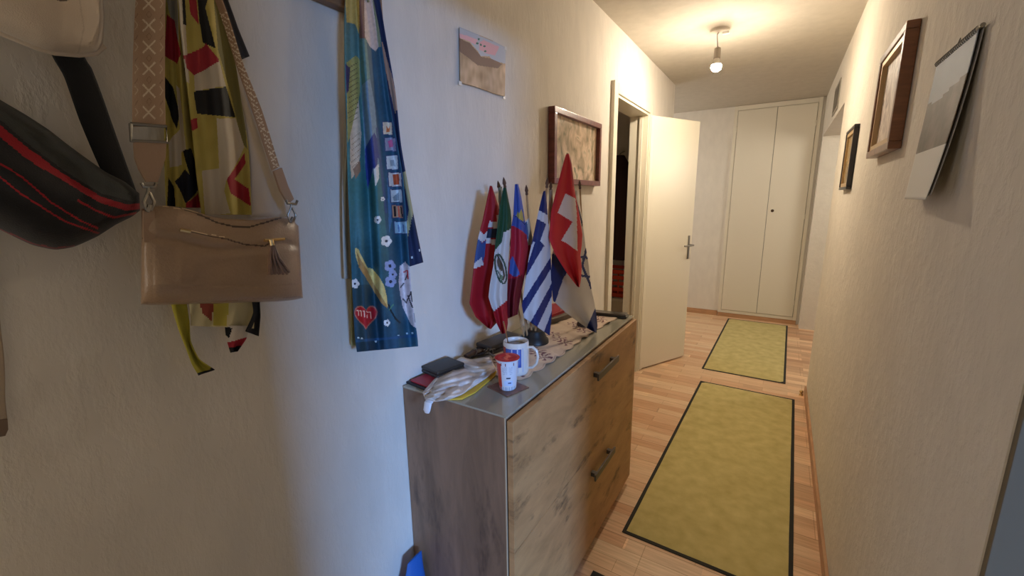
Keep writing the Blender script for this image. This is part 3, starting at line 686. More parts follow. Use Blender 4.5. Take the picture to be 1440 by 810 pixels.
sheet('scarf_tail', [(266, 425), (268, 445), (268, 458)], [(360, 425), (358, 445), (357, 462)], (XL + .032, 0, 0), WX, CLOTH, t, dfun=folds(.008, (2,)), nu=40, nv=30, base=(204, 192, 150),
      paint=[([(280, 425), (300, 425), (298, 452), (284, 440)], (150, 70, 56)), ([(300, 425), (322, 425), (318, 458), (300, 458)], (190, 176, 80))])
sheet('scarf_tail', [(316, 458), (318, 475), (324, 496)], [(350, 458), (347, 475), (334, 494)], (XL + .036, 0, 0), WX, CLOTH, t, dfun=folds(.006, (1,)), nu=24, nv=30, base=(206, 196, 184),
      paint=[([(312, 456), (326, 462), (322, 476), (316, 470)], BLK), ([(318, 482), (348, 474), (342, 486), (322, 490)], RED), ([(318, 489), (342, 486), (334, 500), (320, 500)], BLK)])
sheet('scarf_tail', [(354, 422), (356, 440), (345, 466)], [(365, 422), (366, 445), (364, 473)], (XL + .038, 0, 0), WX, CLOTH, t, dfun=folds(.004, (1,)), nu=12, nv=24, base=(30, 30, 34))
t = thing('dark_cloth', 'corner of a dark grey garment sticking out right of the patterned scarf', 'cloth', (XL + .04, HY[1] + .02, 1.88))
sheet('dark_cloth_panel', [(P1[0] + 4, P1[1]), (300, -20), (312, 20), (324, 56), (337, 85)], [(P1[0] + 12, P1[1]), (312, -20), (335, 40), (344, 62), (351, 79)], (XL + .034, 0, 0), WX, CLOTH, t, dfun=folds(.005, (1,)), nu=20, nv=50, base=(84, 80, 78))

# ================================================================ beige handbag
TAUPE = paint_mat('taupe_leather', .33, .0, (260, .35), spec=.5)
TAUPEM = mat('taupe_leather_trim', (164, 136, 112), .4, bump=(260, .3, .001))
t = thing('handbag', 'taupe leather crossbody handbag with a tassel and an embroidered strap', 'bag', onwall(310, 425, .06))
top_e = [(199, 294), (216, 289), (252, 291), (283, 300), (305, 306), (352, 309), (395, 305), (412, 310), (420, 318)]
bot_e = [(198, 428), (216, 429), (252, 428), (283, 427), (305, 427), (352, 425), (390, 424), (412, 422), (426, 419)]
def bag_d(u, v):
    p = 3.2
    a = max(0, 1 - abs(2 * u - 1) ** p) ** (1 / p) * max(0, 1 - abs(2 * v - 1) ** 4) ** .25
    f = .006 * math.exp(-((u - (.30 + .06 * math.sin(v * 3.2))) / .05) ** 2) * -1
    f += .006 * math.sin(v * 9 + u * 7) * (u < .8) * .6
    return a * (.030 + .02 * u + f)
bagp = [(stroke([(252, 291), (283, 303), (305, 313), (330, 319), (352, 319), (376, 312), (396, 306)], 2.2), (70, 54, 44)), (stroke([(228, 290), (262, 294), (283, 300)], 1.2), (226, 200, 160)),
        (stroke([(262, 325), (290, 331), (318, 336), (345, 344), (372, 346), (384, 340)], 1.8), (84, 64, 52)), (stroke([(262, 323), (290, 329), (318, 334)], 1.0), (220, 196, 160)),
        (stroke([(396, 335), (402, 335)], 1.4), (80, 60, 50)), (stroke([(201, 335), (214, 335)], 2.0), (60, 46, 38)), (stroke([(203, 426), (300, 424), (420, 417)], .9), (140, 112, 90))]
sheet('bag_body', top_e, bot_e, (XL + .082, 0, 0), WX, TAUPE, t, dfun=bag_d, nu=90, nv=130, base=(156, 130, 106), paint=bagp, closed=1, back=lambda u, v: -.018 * puff(1)(u, v), speckle=.02)
DB = .115
def wpt(x, y, d=DB): return onwall(x, y, d)
# side tab, zip pulls, tassel
MB().prism([wpt(x, y, .105) for x, y in ((200, 296), (216, 296), (217, 340), (201, 340))], (.004, 0, 0)).build('side_tab', TAUPEM, t)
MB().tube([wpt(253, 323, .13), wpt(268, 326, .132)], .003, 8).build('zip_pull', GOLD, t, True)
MB().tube([wpt(372, 338, .142), wpt(400, 336, .138)], .0028, 8).build('zip_end', GOLD, t, True)
ts = MB().tube([wpt(381, 337, .146), wpt(383, 345, .147)], .004, 10)
ts.build('tassel_cap', GOLD, t, True)
m = MB()
for k in range(11):
    f = k / 10; m.tube([wpt(381 + 4 * f, 343, .146), wpt(379 + 13 * f, 362, .150 + .004 * math.sin(k * 2)), wpt(379 + 28 * f, 386 + 1.5 * math.sin(k * 3) - 2 * f, .148)], [.0016, .0022, .0024], 6)
m.build('tassel', mat('tassel_leather', (120, 92, 74), .45), t, True)
# straps
STRAPC = (172, 148, 124)
def strap_tint(x, y, col):
    c = np.tile(A(168, 140, 116), (len(x), 1)); ed = (np.mod(y * .8, 8) < 3)
    return c
sp = []
for k in range(8):
    cy = 158 - 30.5 * k; cx_ = 209 - (0 if cy > 0 else 0)
    for s_ in (stroke([(cx_ - 8, cy - 8), (cx_ + 8, cy + 9)], 2.3), stroke([(cx_ + 8, cy - 9), (cx_ - 8, cy + 8)], 2.3)): sp.append((s_, (214, 198, 174)))
    sp.append((stroke([(cx_, cy - 20), (cx_ + 3.5, cy - 15), (cx_, cy - 10), (cx_ - 3.5, cy - 15), (cx_, cy - 20)], 1.1), (150, 122, 98)))
    for o_ in (-17, 17):
        sp.append((stroke([(cx_ + o_ - 2, cy - 6), (cx_ + o_ + 2, cy), (cx_ + o_ - 2, cy + 6)], 1.2), (196, 176, 150)))
        sp.append((stroke([(cx_ + o_ + 2, cy - 16), (cx_ + o_ - 2, cy - 10)], 1.2), (140, 112, 92)))
sheet('strap', [(P1[0] - 30, P1[1] - 4), (200, -60), (191, 0), (187, 80), (186, 130), (186, 178)], [(P1[0] - 8, P1[1] - 4), (240, -60), (232, 0), (231, 80), (231, 130), (232, 178)], (XL + .100, 0, 0), WX, CLOTH, t,
      dfun=lambda u, v: .004 * math.sin(math.pi * u), nu=60, nv=240, thick=.003, tint=strap_tint, paint=sp)
sp = []
for k in range(26):
    f = k / 25; x, y = 314 + (388 - 314) * f, 22 + (232 - 22) * f
    sp.append((stroke([(x - 4, y - 3), (x + 4, y + 3)], 1.3), (222, 206, 182))); sp.append((stroke([(x + 4, y - 4), (x - 3, y + 3)], 1.3), (216, 200, 174)))
sheet('strap', [(P1[0] + 2, P1[1] - 2), (303, 0), (333, 92), (358, 165), (382, 240)], [(P1[0] + 9, P1[1] - 2), (312, 0), (340, 86), (368, 155), (393, 235)], (XL + .092, 0, 0), WX, CLOTH, t, dfun=lambda u, v: .012 * u, nu=14, nv=200, thick=.003, base=(168, 138, 112), paint=sp)
def ring(name, pts, r, par, d=DB): P = [wpt(x, y, d) for x, y in pts]; return MB().tube(P + [P[0]], r, 8).build(name, NICKEL, par, True)
ring('strap_buckle', [(184, 174), (234, 178), (235, 200), (184, 198)], .0026, t, .108)
MB().prism([wpt(x, y, .104) for x, y in ((187, 198), (232, 200), (231, 222), (226, 238), (220, 256), (204, 256), (194, 238), (188, 222))], (.005, 0, 0)).build('strap_tab', TAUPEM, t)
MB().prism([wpt(x, y, .096) for x, y in ((383, 241), (394, 236), (403, 262), (411, 280), (403, 287), (392, 268))], (.006, 0, 0)).build('strap_tab', TAUPEM, t)
for (x, y, s_, d) in ((209, 262, 1.0, .112), (410, 286, .75, .106)):
    m = MB().tube([wpt(x - 10 * s_, y - 5, d), wpt(x - 8 * s_, y, d), wpt(x + 8 * s_, y + 1, d), wpt(x + 11 * s_, y - 4, d)], .0026, 8)
    m.tube([wpt(x, y, d), wpt(x - 1, y + 8 * s_, d), wpt(x - 7 * s_, y + 22 * s_, d), wpt(x - 4 * s_, y + 32 * s_, d), wpt(x + 4 * s_, y + 33 * s_, d), wpt(x + 8 * s_, y + 22 * s_, d), wpt(x + 1, y + 8 * s_, d)], .0022, 8)
    m.tube([wpt(x + 2, y + 26 * s_, d), wpt(x - 2, y + 36 * s_, d)], .003, 8)
    m.build('snap_hook', NICKEL, t, True)

# ================================================================ black and red waist bag
BLKF = paint_mat('black_nylon', .7, .1, (500, .3))
t = thing('waist_bag', 'black waist bag with red piping hanging at the left edge', 'bag', onwall(90, 350, .05))
top_e = [(-150, 100), (-120, 78), (-80, 88), (-30, 118), (0, 140), (34, 160), (68, 182), (95, 203), (118, 220), (148, 241), (175, 255), (196, 272)]
bot_e = [(-150, 112), (-125, 190), (-80, 270), (-30, 308), (0, 323), (44, 344), (77, 351), (104, 347), (136, 333), (163, 316), (185, 305), (197, 296)]
RP = (150, 22, 34)
bp = [(stroke([(-30, 152), (0, 184), (36, 214), (64, 233)], 13), RP), (stroke([(60, 231), (89, 249), (118, 267), (142, 281), (178, 292), (197, 290)], 8.5), RP),
      (stroke([(-30, 212), (0, 230), (30, 248), (74, 286), (113, 310), (137, 321)], 2.6), RP), (stroke([(-30, 232), (0, 249), (30, 273), (89, 310), (138, 328)], 2.6), RP),
      (stroke([(110, 282), (135, 296), (160, 306), (190, 300)], 3), RP), (stroke([(0, 322), (44, 342), (77, 349), (104, 346)], 1.5), (120, 20, 30)),
      ([(-70, 100), (0, 142), (68, 184), (118, 222), (190, 262), (190, 284), (142, 272), (90, 240), (36, 200), (0, 168), (-30, 140)], (52, 54, 52))]
sheet('pouch', top_e, bot_e, (XL + .035, 0, 0), WX, BLKF, t, dfun=puff(.075, 2.4, lambda u, v: .004 * math.sin(u * 16)), nu=110, nv=140, base=(28, 28, 30), paint=bp, closed=1)
sheet('belt', [(P0[0] - 8, P0[1]), (60, 20), (72, 76), (90, 108), (112, 170), (140, 235), (158, 262)], [(P0[0] + 8, P0[1]), (104, 20), (117, 78), (128, 96), (142, 132), (166, 200), (192, 272)], (XL + .040, 0, 0), WX, BLKF, t,
      dfun=lambda u, v: .003 * math.sin(u * 3.1), nu=12, nv=60, thick=.003, base=(22, 22, 24))
# ================================================================ cap
t = thing('sun_cap', 'off-white cap hanging top left above the waist bag', 'cap', onwall(70, 20, .06))
CAPM = paint_mat('cream_cotton', .8, .2, (700, .3))
el_ = [(-95, -60), (-85, -10), (-50, 25), (0, 45), (34, 59), (54, 67), (75, 73), (109, 76), (134, 74), (145, 64)]
er_ = [(-85, -95), (-40, -125), (0, -140), (30, -145), (54, -142), (75, -132), (100, -110), (128, -70), (142, -20), (147, 20)]
sheet('crown', er_, el_, (XL + .062, 0, 0), WX, CAPM, t, dfun=puff(.07, 2.1, lambda u, v: .003 * math.sin(u * 12 + v * 4)), nu=110, nv=150, base=(206, 190, 170), closed=1,
      paint=[(stroke([(110, 76), (118, 40), (112, 0), (100, -60)], 2.2), (192, 175, 155)), (ell(88, -3, 10, 5), (96, 84, 74))])
MB().tube([wpt(x, y, .066) for x, y in el_[2:]], .0045, 8).build('brim_edge', mat('brim_cotton', (214, 198, 178), .8), t, True)
# end of a beige strap at the very left
t = thing('beige_strap', 'beige strap end with dark tip at the left picture edge', 'strap', wpt(0, 610, .02))
P3 = hookpx(3, .02)
sheet('webbing', [(P3[0] - 12, P3[1]), (-70, 200), (-22, 480), (-16, 580), (-8, 609)], [(P3[0] + 8, P3[1]), (-46, 200), (2, 480), (6, 560), (9, 590)], (XL + .02, 0, 0), WX, CLOTH, t, dfun=lambda u, v: .003 * math.sin(3.14 * u), nu=10, nv=90, thick=.003, base=(190, 172, 150))
MB().prism([wpt(x, y, .018) for x, y in ((-14, 588), (9, 588), (10, 602), (6, 611), (-4, 613), (-12, 608))], (.007, 0, 0)).build('strap_end', mat('strap_tip_brown', (120, 98, 80), .5), t)

# ================================================================ flags on the cabinet
FLAGM = paint_mat('flag_satin', .6, .0, (900, .1))
STICK = mat('flag_stick_wood', (176, 140, 100), .5)
SPEAR = mat('spear_brown', (88, 58, 42), .45)
BA, BB_ = ontop(752, 482), ontop(823, 458)
nA = A(.93, -.37, 0); nA /= np.linalg.norm(nA)
FG = 'table flags standing on the cabinet'
def flag(label, tip, base, off, L, Rr, paint, colr, fold=.012, ph=0.0, pd=None, dplane=0.0, nu=44, nv=110, finial=True, cloth=True, lean=0.0):
    p0 = A(base[0], base[1], 0) + nA * dplane
    T = cast(tip[0], tip[1], p0 - nA * .016, nA); Bs = A(base[0] + off[0], base[1] + off[1], TOP + .03)
    t = thing('table_flag', label, 'flag', (Bs[0], Bs[1], TOP + .03), FG)
    d = (T - Bs); L_ = np.linalg.norm(d); d /= L_
    sl = .032 if finial else .006
    MB().tube([Bs, T - d * sl], .0036, 8).build('flag_stick', STICK, t, True)
    if finial: MB().tube([T - d * .036, T - d * .032, T - d * .026, T - d * .02, T - d * .008, T], [.004, .0055, .0045, .0068, .004, .0006], 8).build('spear_tip', SPEAR, t, True)
    if cloth:
        sheet('flag_cloth', L, Rr, p0, nA, FLAGM, t, dfun=lambda u, v: .006 + lean * v * v + (.2 + .8 * v) * fold * math.sin(u * 8.5 + ph + v * 1.2) + .006 * math.sin(3.14 * u), nu=nu, nv=nv, thick=.0008, base=colr, paint=paint, straight=True)
    return t
NR, NW, NB = (158, 20, 30), (200, 192, 192), (30, 40, 72)
flag('Norwegian flag, red with blue and white cross, closest to the wall', (690, 259), BA, (-.03, -.03), [(689, 261), (684, 284), (679, 308), (672, 335), (668, 360), (660, 427), (669, 446), (686, 461)], [(692, 262), (701, 290), (705, 310), (706, 345), (707, 375), (706, 430), (700, 452), (690, 463)],
     [([(674, 323), (680, 330), (687, 323), (684, 336), (678, 341), (671, 334)], NW), ([(672, 335), (678, 342), (684, 337), (680, 368), (676, 363), (666, 372), (667, 350)], (52, 76, 130)), ([(664, 379), (666, 371), (677, 362), (680, 372), (668, 378)], NW),
      ([(688, 311), (703, 312), (703, 321), (686, 320)], NW), ([(686, 321), (703, 321), (702, 336), (684, 334)], (34, 40, 62)), ([(684, 335), (702, 337), (701, 345), (683, 342)], NW), ([(698, 303), (704, 303), (703, 312), (699, 311)], NW),
      (stroke([(686, 345), (680, 400), (690, 455)], 1.0), (150, 26, 36))], NR, ph=.5, dplane=.012, finial=False)
flag('furled grey-green flag mostly hidden behind the Mexican flag', (700, 254), BA, (-.02, -.01), [(701, 264), (701, 274), (701, 284), (703, 300), (706, 350), (708, 390)], [(706, 262), (707, 272), (708, 284), (711, 300), (714, 350), (716, 390)],
     [], (128, 130, 112), fold=.004, dplane=.004, nu=10)
G = (18, 62, 38)
flag('Mexican flag, green, white and red with an eagle emblem', (708, 249), BA, (-.012, -.034), [(708, 264), (706, 274), (702, 294), (699, 322), (696, 347), (694, 372), (689, 400), (687, 418), (694, 440), (699, 456), (706, 470)], [(712, 264), (714, 276), (718, 296), (719, 308), (718, 325), (716, 350), (714, 385), (713, 420), (713.5, 440), (714, 455), (712, 468)],
     [([(696, 352), (706, 340), (708, 327), (720, 321), (718, 350), (715, 422), (695, 439), (685, 420), (686, 400)],  (194, 190, 190)), ([(694, 438), (716, 420), (718, 480), (700, 480)], (158, 22, 34)),
      (stroke([tuple(p) for p in ell(704, 378, 7.0, 21, -.22, 22)] + [ell(704, 378, 7.0, 21, -.22, 22)[0]], 2.4), (44, 66, 54)), (ell(703, 372, 3.6, 9, -.3), (92, 74, 58)), (stroke([(700, 360), (706, 372), (709, 388), (707, 394)], 2.6), (72, 60, 52)),
      (stroke([(699, 380), (703, 386), (706, 396)], 1.6), (60, 88, 66)), (ell(705, 390, 2.4, 3.4), (96, 112, 88))], G, ph=1.2, dplane=.055)
flag('Liechtenstein flag, blue above red with a gold crown', (727, 256), BA, (-.004, -.014), [(724, 259), (723, 280), (722, 302), (719, 319), (718, 345), (715, 380), (712, 421), (713, 438), (714, 448)], [(729, 259), (733, 277), (736, 296), (740, 327), (743, 350), (742, 368), (737, 392), (733, 410), (728, 442)],
     [([(716, 318), (722, 317), (742, 330), (748, 360), (744, 400), (735, 450), (708, 450), (712, 370)], (158, 22, 44)), ([(720, 304), (728, 306), (740, 322), (741, 331), (731, 322), (720, 317)], (54, 72, 140)), (stroke([(721, 303), (729, 306), (738, 316)], 1.2), (26, 34, 66)),
      ([(726, 303), (728, 297), (730, 300), (733, 294), (735, 300), (737, 312), (730, 308)], (166, 148, 74)), ([(717, 366), (721, 360), (730, 382), (731, 386), (724, 390), (716, 384)], (60, 84, 150)), ([(712, 392), (724, 392), (734, 386), (738, 400), (730, 450), (708, 450)], (104, 12, 24))],
     (58, 78, 150), ph=2.0, dplane=.030, finial=False)
flag('furled white, blue and red flag between the Liechtenstein and Greek flags', (740, 260), BA, (.006, .0), [(738, 312), (739, 330), (742, 350), (740, 372), (740, 400)], [(744, 306), (748, 330), (750, 350), (751, 372), (750, 400)],
     [([(735, 300), (742, 300), (742, 315), (738, 316)], (214, 208, 200)), ([(736, 314), (741, 312), (743, 334), (740, 340)], (66, 82, 120)), ([(738, 345), (756, 345), (756, 402), (736, 402)], (150, 40, 46))], (168, 158, 144), fold=.004, dplane=.006, nu=12, nv=50)
GB, GW = (28, 36, 92), (188, 188, 196)
def z3(*p): return [(740 + x / 6.233, 210 + y / 6.233) for x, y in p]
def z4(*p): return [(740 + x / 5.783, 340 + y / 5.783) for x, y in p]
flag('Greek flag with blue and white stripes in front of the black foot', (770, 250), BA, (.012, -.02), [(764, 269), (760, 286), (756, 303), (750, 332), (744, 360), (739, 395), (734, 430), (737, 447)], [(767, 268), (769, 286), (770, 302), (773, 330), (774, 352), (776, 395), (776, 440), (773, 472)],
     [(z3((110, 533), (190, 578), (190, 662), (80, 600)), GW), (z3((172, 655), (230, 640), (230, 900), (170, 860), (120, 800)), GW), (z3((92, 610), (172, 660), (122, 805), (50, 770)), (38, 44, 96)), (z4((60, -5), (95, 10), (0, 230), (-40, 330), (-40, 170)), GW),
      (z4((70, 5), (145, 20), (60, 210), (-30, 330), (-20, 180), (15, 175)), GB), (z4((140, 40), (200, 30), (195, 130), (0, 440), (-60, 520), (-30, 330)), GW), (z4((196, 225), (205, 340), (30, 665), (-10, 640), (-30, 600)), GW), (z4((212, 430), (218, 535), (140, 742), (84, 704)), GW)],
     GB, ph=2.6, dplane=.045, fold=.010, nu=60, nv=150)
flag('stick with a furled flag just behind the Greek flag tip', (775, 255), BA, (.02, .012), [(772, 268), (772, 285), (773, 310), (774, 340)], [(777, 266), (778, 285), (778, 310), (779, 340)], [], (150, 136, 116), fold=.003, dplane=.0, nu=8, nv=30)
flag('red Swiss flag with white cross, tallest of the flags', (798, 213), BB_, (-.01, -.03), [(796, 217), (791, 234), (783, 264), (775, 298), (772, 334), (775, 344), (781, 358), (789, 371), (798, 385), (812, 403)], [(800, 216), (804, 230), (808, 268), (814, 299), (819, 330), (818, 345), (816, 359), (818, 375), (817, 392), (815, 404)],
     [([(795, 272), (809, 279), (811, 300), (812, 353), (795, 341), (789, 338), (805, 312), (784, 299)], (216, 204, 204)), (stroke([(802, 222), (806, 262)], 1.2), (128, 26, 34))], (186, 30, 36), ph=.2, dplane=.065, lean=.05, nu=60, nv=140, finial=False)
IB, IW = (28, 42, 98), (200, 194, 188)
flag('Israeli flag, white with blue stripes and star, nearest the door', (815, 253), BB_, (.004, .0), [(808, 268), (800, 290), (790, 320), (776, 357), (775, 398), (778, 423), (795, 439), (811, 451), (825, 461), (834, 466)], [(812, 268), (816, 290), (821, 325), (824, 349), (828, 372), (831, 402), (836, 426), (839, 445), (840, 458), (839, 468)],
     [(z4((180, 90), (260, 110), (330, 250), (300, 300), (235, 490), (190, 490), (190, 200)), IB), (z4((562, 535), (600, 700), (570, 760), (490, 700)), IB), (stroke(z4((435, 125), (505, 132)), 3.4), IB), (stroke(z4((488, 60), (455, 195)), 3.4), IB), (stroke(z4((455, 195), (530, 375)), 3.4), IB), (stroke(z4((445, 275), (525, 287)), 3.4), IB),
      (z3((425, 420), (440, 440), (495, 640), (490, 690), (470, 600)), (44, 40, 72))], IW, ph=1.4, lean=.085, dplane=.018, fold=.009, nu=60, nv=140)
# stand for the near group and for the far pair
t = thing('flag_stand', 'round black flag stand at the foot of the Greek flag', 'stand', BA)
MB().lathe([(.050, 0), (.054, .004), (.053, .016), (.044, .026), (.038, .044), (.034, .052), (.026, .055)], tuple(BA), 36).build('stand_base', BLACK, t, True)
t = thing('flag_stand', 'small dark flag stand half hidden under the Israeli flag', 'stand', BB_)
MB().lathe([(.034, 0), (.037, .003), (.036, .012), (.024, .024), (.018, .046), (.012, .048)], tuple(BB_), 28).build('stand_base', mat('dark_brown_base', (46, 34, 30), .4), t, True)

# ================================================================ things on the cabinet
# lace runner with scalloped edge
t = thing('lace_runner', 'cream embroidered lace runner lying along the cabinet top', 'runner', (-.73, 1.46, TOP))
nu, nv = 60, 200
vs = []; uvw = []
for j in range(nv):
    v = j / (nv - 1); y = 1.045 + .82 * v
    cx_ = -.738 + .05 * v; hw = .108 - .026 * v
    for i in range(nu):
        u = i / (nu - 1); s_ = 2 * u - 1
        sc_ = .010 * abs(math.sin(v * 34)) * (1 if s_ > 0 else .8)
        x = cx_ + s_ * (hw + sc_) + .006 * math.sin(v * 7)
        yy = y + (.012 * math.cos(s_ * 1.57) * (-1 if v < .5 else 1)) * abs(2 * v - 1) ** 6
        z = .0015 + max(0, .005 * math.sin(v * 30 + s_ * 4) * math.sin(s_ * 2 + v * 11) + .0035 * math.sin(v * 63 + s_ * 3)) * (.35 + .65 * max(0, s_))
        vs.append((x, yy, TOP + z)); uvw.append((s_, v))
fs = [(j * nu + i, j * nu + i + 1, (j + 1) * nu + i + 1, (j + 1) * nu + i) for j in range(nv - 1) for i in range(nu - 1)]
me = bpy.data.meshes.new('runner_cloth'); me.from_pydata(vs, [], fs); me.materials.append(paint_mat('lace_cloth', .85, .1, (600, .4)))
c = np.array(uvw)[np.array(fs)].mean(axis=1); px_, py_ = c[:, 0] * .095, c[:, 1] * .79
col = np.tile(A(216, 196, 176), (len(fs), 1))
for cy in (.03, .20, .37, .54, .71):
    for cx_, cyy in ((.055, cy), (-.03, cy + .07), (.02, cy + .03)):
        r_ = np.hypot(px_ - cx_, py_ - cyy); th = np.arctan2(py_ - cyy, px_ - cx_)
        k = (r_ < .030) & (r_ > .006) & (np.sin(th * 6 + r_ * 60) > .45); col[k] = A(126, 82, 88)
        col[r_ < .004] = A(110, 70, 80)
ed = np.abs(c[:, 0]) > .93; col[ed] = A(196, 172, 150)
cc = np.ones((len(fs) * 4, 4)); cc[:, :3] = np.repeat(col, 4, axis=0) / 255
me.color_attributes.new('pattern', 'BYTE_COLOR', 'CORNER').data.foreach_set('color_srgb', cc.astype(np.float32).ravel())
me.shade_smooth(); o = link('runner_cloth', me, t); s_ = o.modifiers.new('thickness', 'SOLIDIFY'); s_.thickness = .001; s_.offset = 1

def lathe_paint(name, prof, c, n, material, painter, parent):
    """lathed shell with its printed pattern; prof lists radius, height; painter gets angle, height"""
    m = MB().lathe(prof, c, n); me = bpy.data.meshes.new(name); me.from_pydata(m.v, [], m.f[:-2]); me.materials.append(material)
    F = np.array(m.f[:-2]); V = np.array(m.v); ce = V[F].mean(axis=1) - A(*c)
    col = painter(np.arctan2(ce[:, 1], ce[:, 0]), ce[:, 2], np.hypot(ce[:, 0], ce[:, 1]))
    cc = np.ones((len(F) * 4, 4)); cc[:, :3] = np.repeat(col, 4, axis=0) / 255
    me.color_attributes.new('pattern', 'BYTE_COLOR', 'CORNER').data.foreach_set('color_srgb', cc.astype(np.float32).ravel())
    me.shade_smooth(); me.set_sharp_from_angle(angle=math.radians(50)); return link(name, me, parent)
CER = paint_mat('glazed_ceramic', .18, spec=.6, coat=.3)
mc = ontop(726, 524); mr, mh = .0405, .105
toC = math.atan2(-mc[1], -mc[0])      # direction towards the viewer
t = thing('coffee_mug', 'white mug with blue and red print and a spoon standing in it', 'mug', (mc[0], mc[1], TOP + .003))
def dth(th, c): return (th - c + math.pi) % (2 * math.pi) - math.pi
def mug_p(th, z, r):
    col = np.tile(A(224, 218, 212), (len(th), 1)); d = dth(th, toC); o_ = (r > mr - .002)
    b1 = o_ & (z > .03) & (z < .088) & (d > -.95) & (d < .45) ; col[b1] = A(66, 90, 170)
    st = o_ & (z > .012) & (z < .09) & (np.abs(np.mod(d * 9, 2) - 1) < .28) & (d > -.6) & (d < .6); col[st] = A(186, 192, 218)
    rd = o_ & (z > .03) & (z < .09) & (d < -.9) & (d > -1.5); col[rd] = A(168, 70, 66)
    return col
H_ = [(mr * .9, 0), (mr * .96, .004)] + [(mr, z) for z in np.linspace(.01, mh - .006, 34)] + [(mr - .001, mh - .001), (mr - .003, mh), (mr - .005, mh - .002)] + [(mr - .005, z) for z in np.linspace(mh - .01, .01, 8)] + [(.002, .008)]
lathe_paint('mug_body', H_, (mc[0], mc[1], TOP + .003), 72, CER, mug_p, t)
MB().lathe([(mr - .006, 0), (mr - .0055, .001)], (mc[0], mc[1], TOP + mh - .012), 40).build('tea', mat('tea_brown', (120, 96, 62), .15), t, True)
ca = toC + 1.25; ux, uy = math.cos(ca), math.sin(ca)
hp = [(mc[0] + ux * (mr + r_), mc[1] + uy * (mr + r_), TOP + .003 + z) for r_, z in ((-.002, .086), (.014, .088), (.027, .078), (.031, .058), (.026, .036), (.014, .022), (-.002, .018))]
MB().tube(hp, .0058, 12, flat=.75).build('mug_handle', mat('white_ceramic', (226, 220, 212), .2, coat=.3), t, True)
SP = mat('spoon_steel', (196, 170, 140), .25, 1.0)
a0 = A(mc[0] - .012, mc[1] + .0, TOP + .02); a1 = cast(708, 452, (mc[0] - .02, mc[1], 0), nA)
m = MB().tube([a0, a0 * .5 + a1 * .5, a1], [.0026, .0022, .0030], 8, flat=.6)
m.build('teaspoon', SP, t, True)
cc_ = ontop(714, 545, .004)
t = thing('coaster', 'square brown coaster under the yoghurt cup', 'coaster', (cc_[0], cc_[1], TOP))
MB().box(-.045, .045, -.043, .043, 0, .0035, .0015).xform(Matrix.Translation((cc_[0] - .003, cc_[1] + .006, TOP)) @ Matrix.Rotation(-.27, 4, 'Z')).build('coaster_pad', mat('coaster_brown', (128, 92, 74), .45, mottle=(60, .2, (100, 70, 58))), t)
# yoghurt cup
t = thing('yoghurt_cup', 'white yoghurt cup with a red foil lid on the coaster', 'cup', (cc_[0], cc_[1], TOP + .0036))
toC2 = math.atan2(-cc_[1], -cc_[0])
def cup_p(th, z, r):
    col = np.tile(A(214, 220, 232), (len(th), 1)); d = dth(th, toC2)
    k = (d < -.62) & (z < .083); col[k] = A(196, 66, 52)
    k = (np.abs(d - .08) < .5) & (z > .018) & (z < .032); col[k] = A(196, 216, 246)
    k = (np.abs(d - .12) < .30) & (np.abs(z - .026) < .0022) & (np.mod(d * 26, 2) < 1.3); col[k] = A(86, 104, 150)
    k = (np.abs(d - .08) < .22) & (np.abs(z - .041) < .002); col[k] = A(60, 62, 84)
    k = (np.abs(d + .05) < .5) & (z > .052) & (z < .074) & (np.mod(z * 420 + np.sin(d * 9), 2) < .8) & (np.mod(d * 20, 2) < 1.5); col[k] = A(176, 186, 206)
    k = (np.abs(np.mod(d * 5, 2) - 1) < .12) & (z > .078) & (z < .086); col[k] = A(120, 60, 60)
    k = (z < .012) & (np.mod(d * 14, 2) < .8); col[k] = A(140, 170, 196)
    return col
pr = [(.0225, 0), (.024, .002)] + [(.0242 + .0075 * (z / .09) ** .8, z) for z in np.linspace(.004, .088, 40)] + [(.0345, .090), (.0348, .0925), (.033, .0935)]
lathe_paint('cup_body', pr, (cc_[0], cc_[1], TOP + .0036), 72, paint_mat('cup_plastic', .3, spec=.5), cup_p, t)
def lid_p(th, z, r):
    col = np.tile(A(186, 44, 40), (len(th), 1)); x, y = r * np.cos(th), r * np.sin(th)
    k = (np.abs(y * .5 + x * .86 - .004 * np.sin(y * 200)) < .006) & (r < .026); col[k] = A(224, 110, 84)
    return col
m = [(.0362 + .0006 * 0, .0936), (.0362, .0942)] + [(r_, .0944 + .0008 * math.sin(r_ * 300)) for r_ in np.linspace(.035, .0012, 16)]
lathe_paint('foil_lid', m, (cc_[0], cc_[1], TOP + .0036), 48, paint_mat('red_foil', .3, spec=.6), lid_p, t)

# booklet, wallet, keys, case
def rbox(c, sx, sy, sz, rot, z0, bev=.003): return MB().box(-sx / 2, sx / 2, -sy / 2, sy / 2, 0, sz, bev).xform(Matrix.Translation((c[0], c[1], z0)) @ Matrix.Rotation(rot, 4, 'Z'))
bc = (-.857, .922)
t = thing('booklet', 'red-covered booklet in a black sleeve at the cabinet corner', 'booklet', (*bc, TOP))
rbox(bc, .108, .145, .006, -.12, TOP).build('black_sleeve', mat('black_sleeve', (30, 28, 30), .5), t)
rbox((bc[0] + .004, bc[1] - .003), .092, .122, .005, -.12, TOP + .006, .0015).build('red_cover', mat('red_cover', (168, 44, 58), .45), t)
wc = (-.866, .968)
t = thing('wallet', 'black leather wallet lying on the red booklet', 'wallet', (*wc, TOP + .011))
WL = mat('black_leather', (46, 41, 37), .45, bump=(220, .4, .001))
rbox(wc, .084, .108, .011, -.2, TOP + .0112, .004).build('wallet_back', WL, t, True)
rbox(wc, .084, .108, .011, -.2, TOP + .0226, .004).build('wallet_flap', WL, t, True)
kc = ontop(645, 494)
kc = A(max(kc[0], -.862), kc[1], TOP)
t = thing('key_bunch', 'bunch of keys with a brown leather fob between wallet and hard case', 'keys', kc)
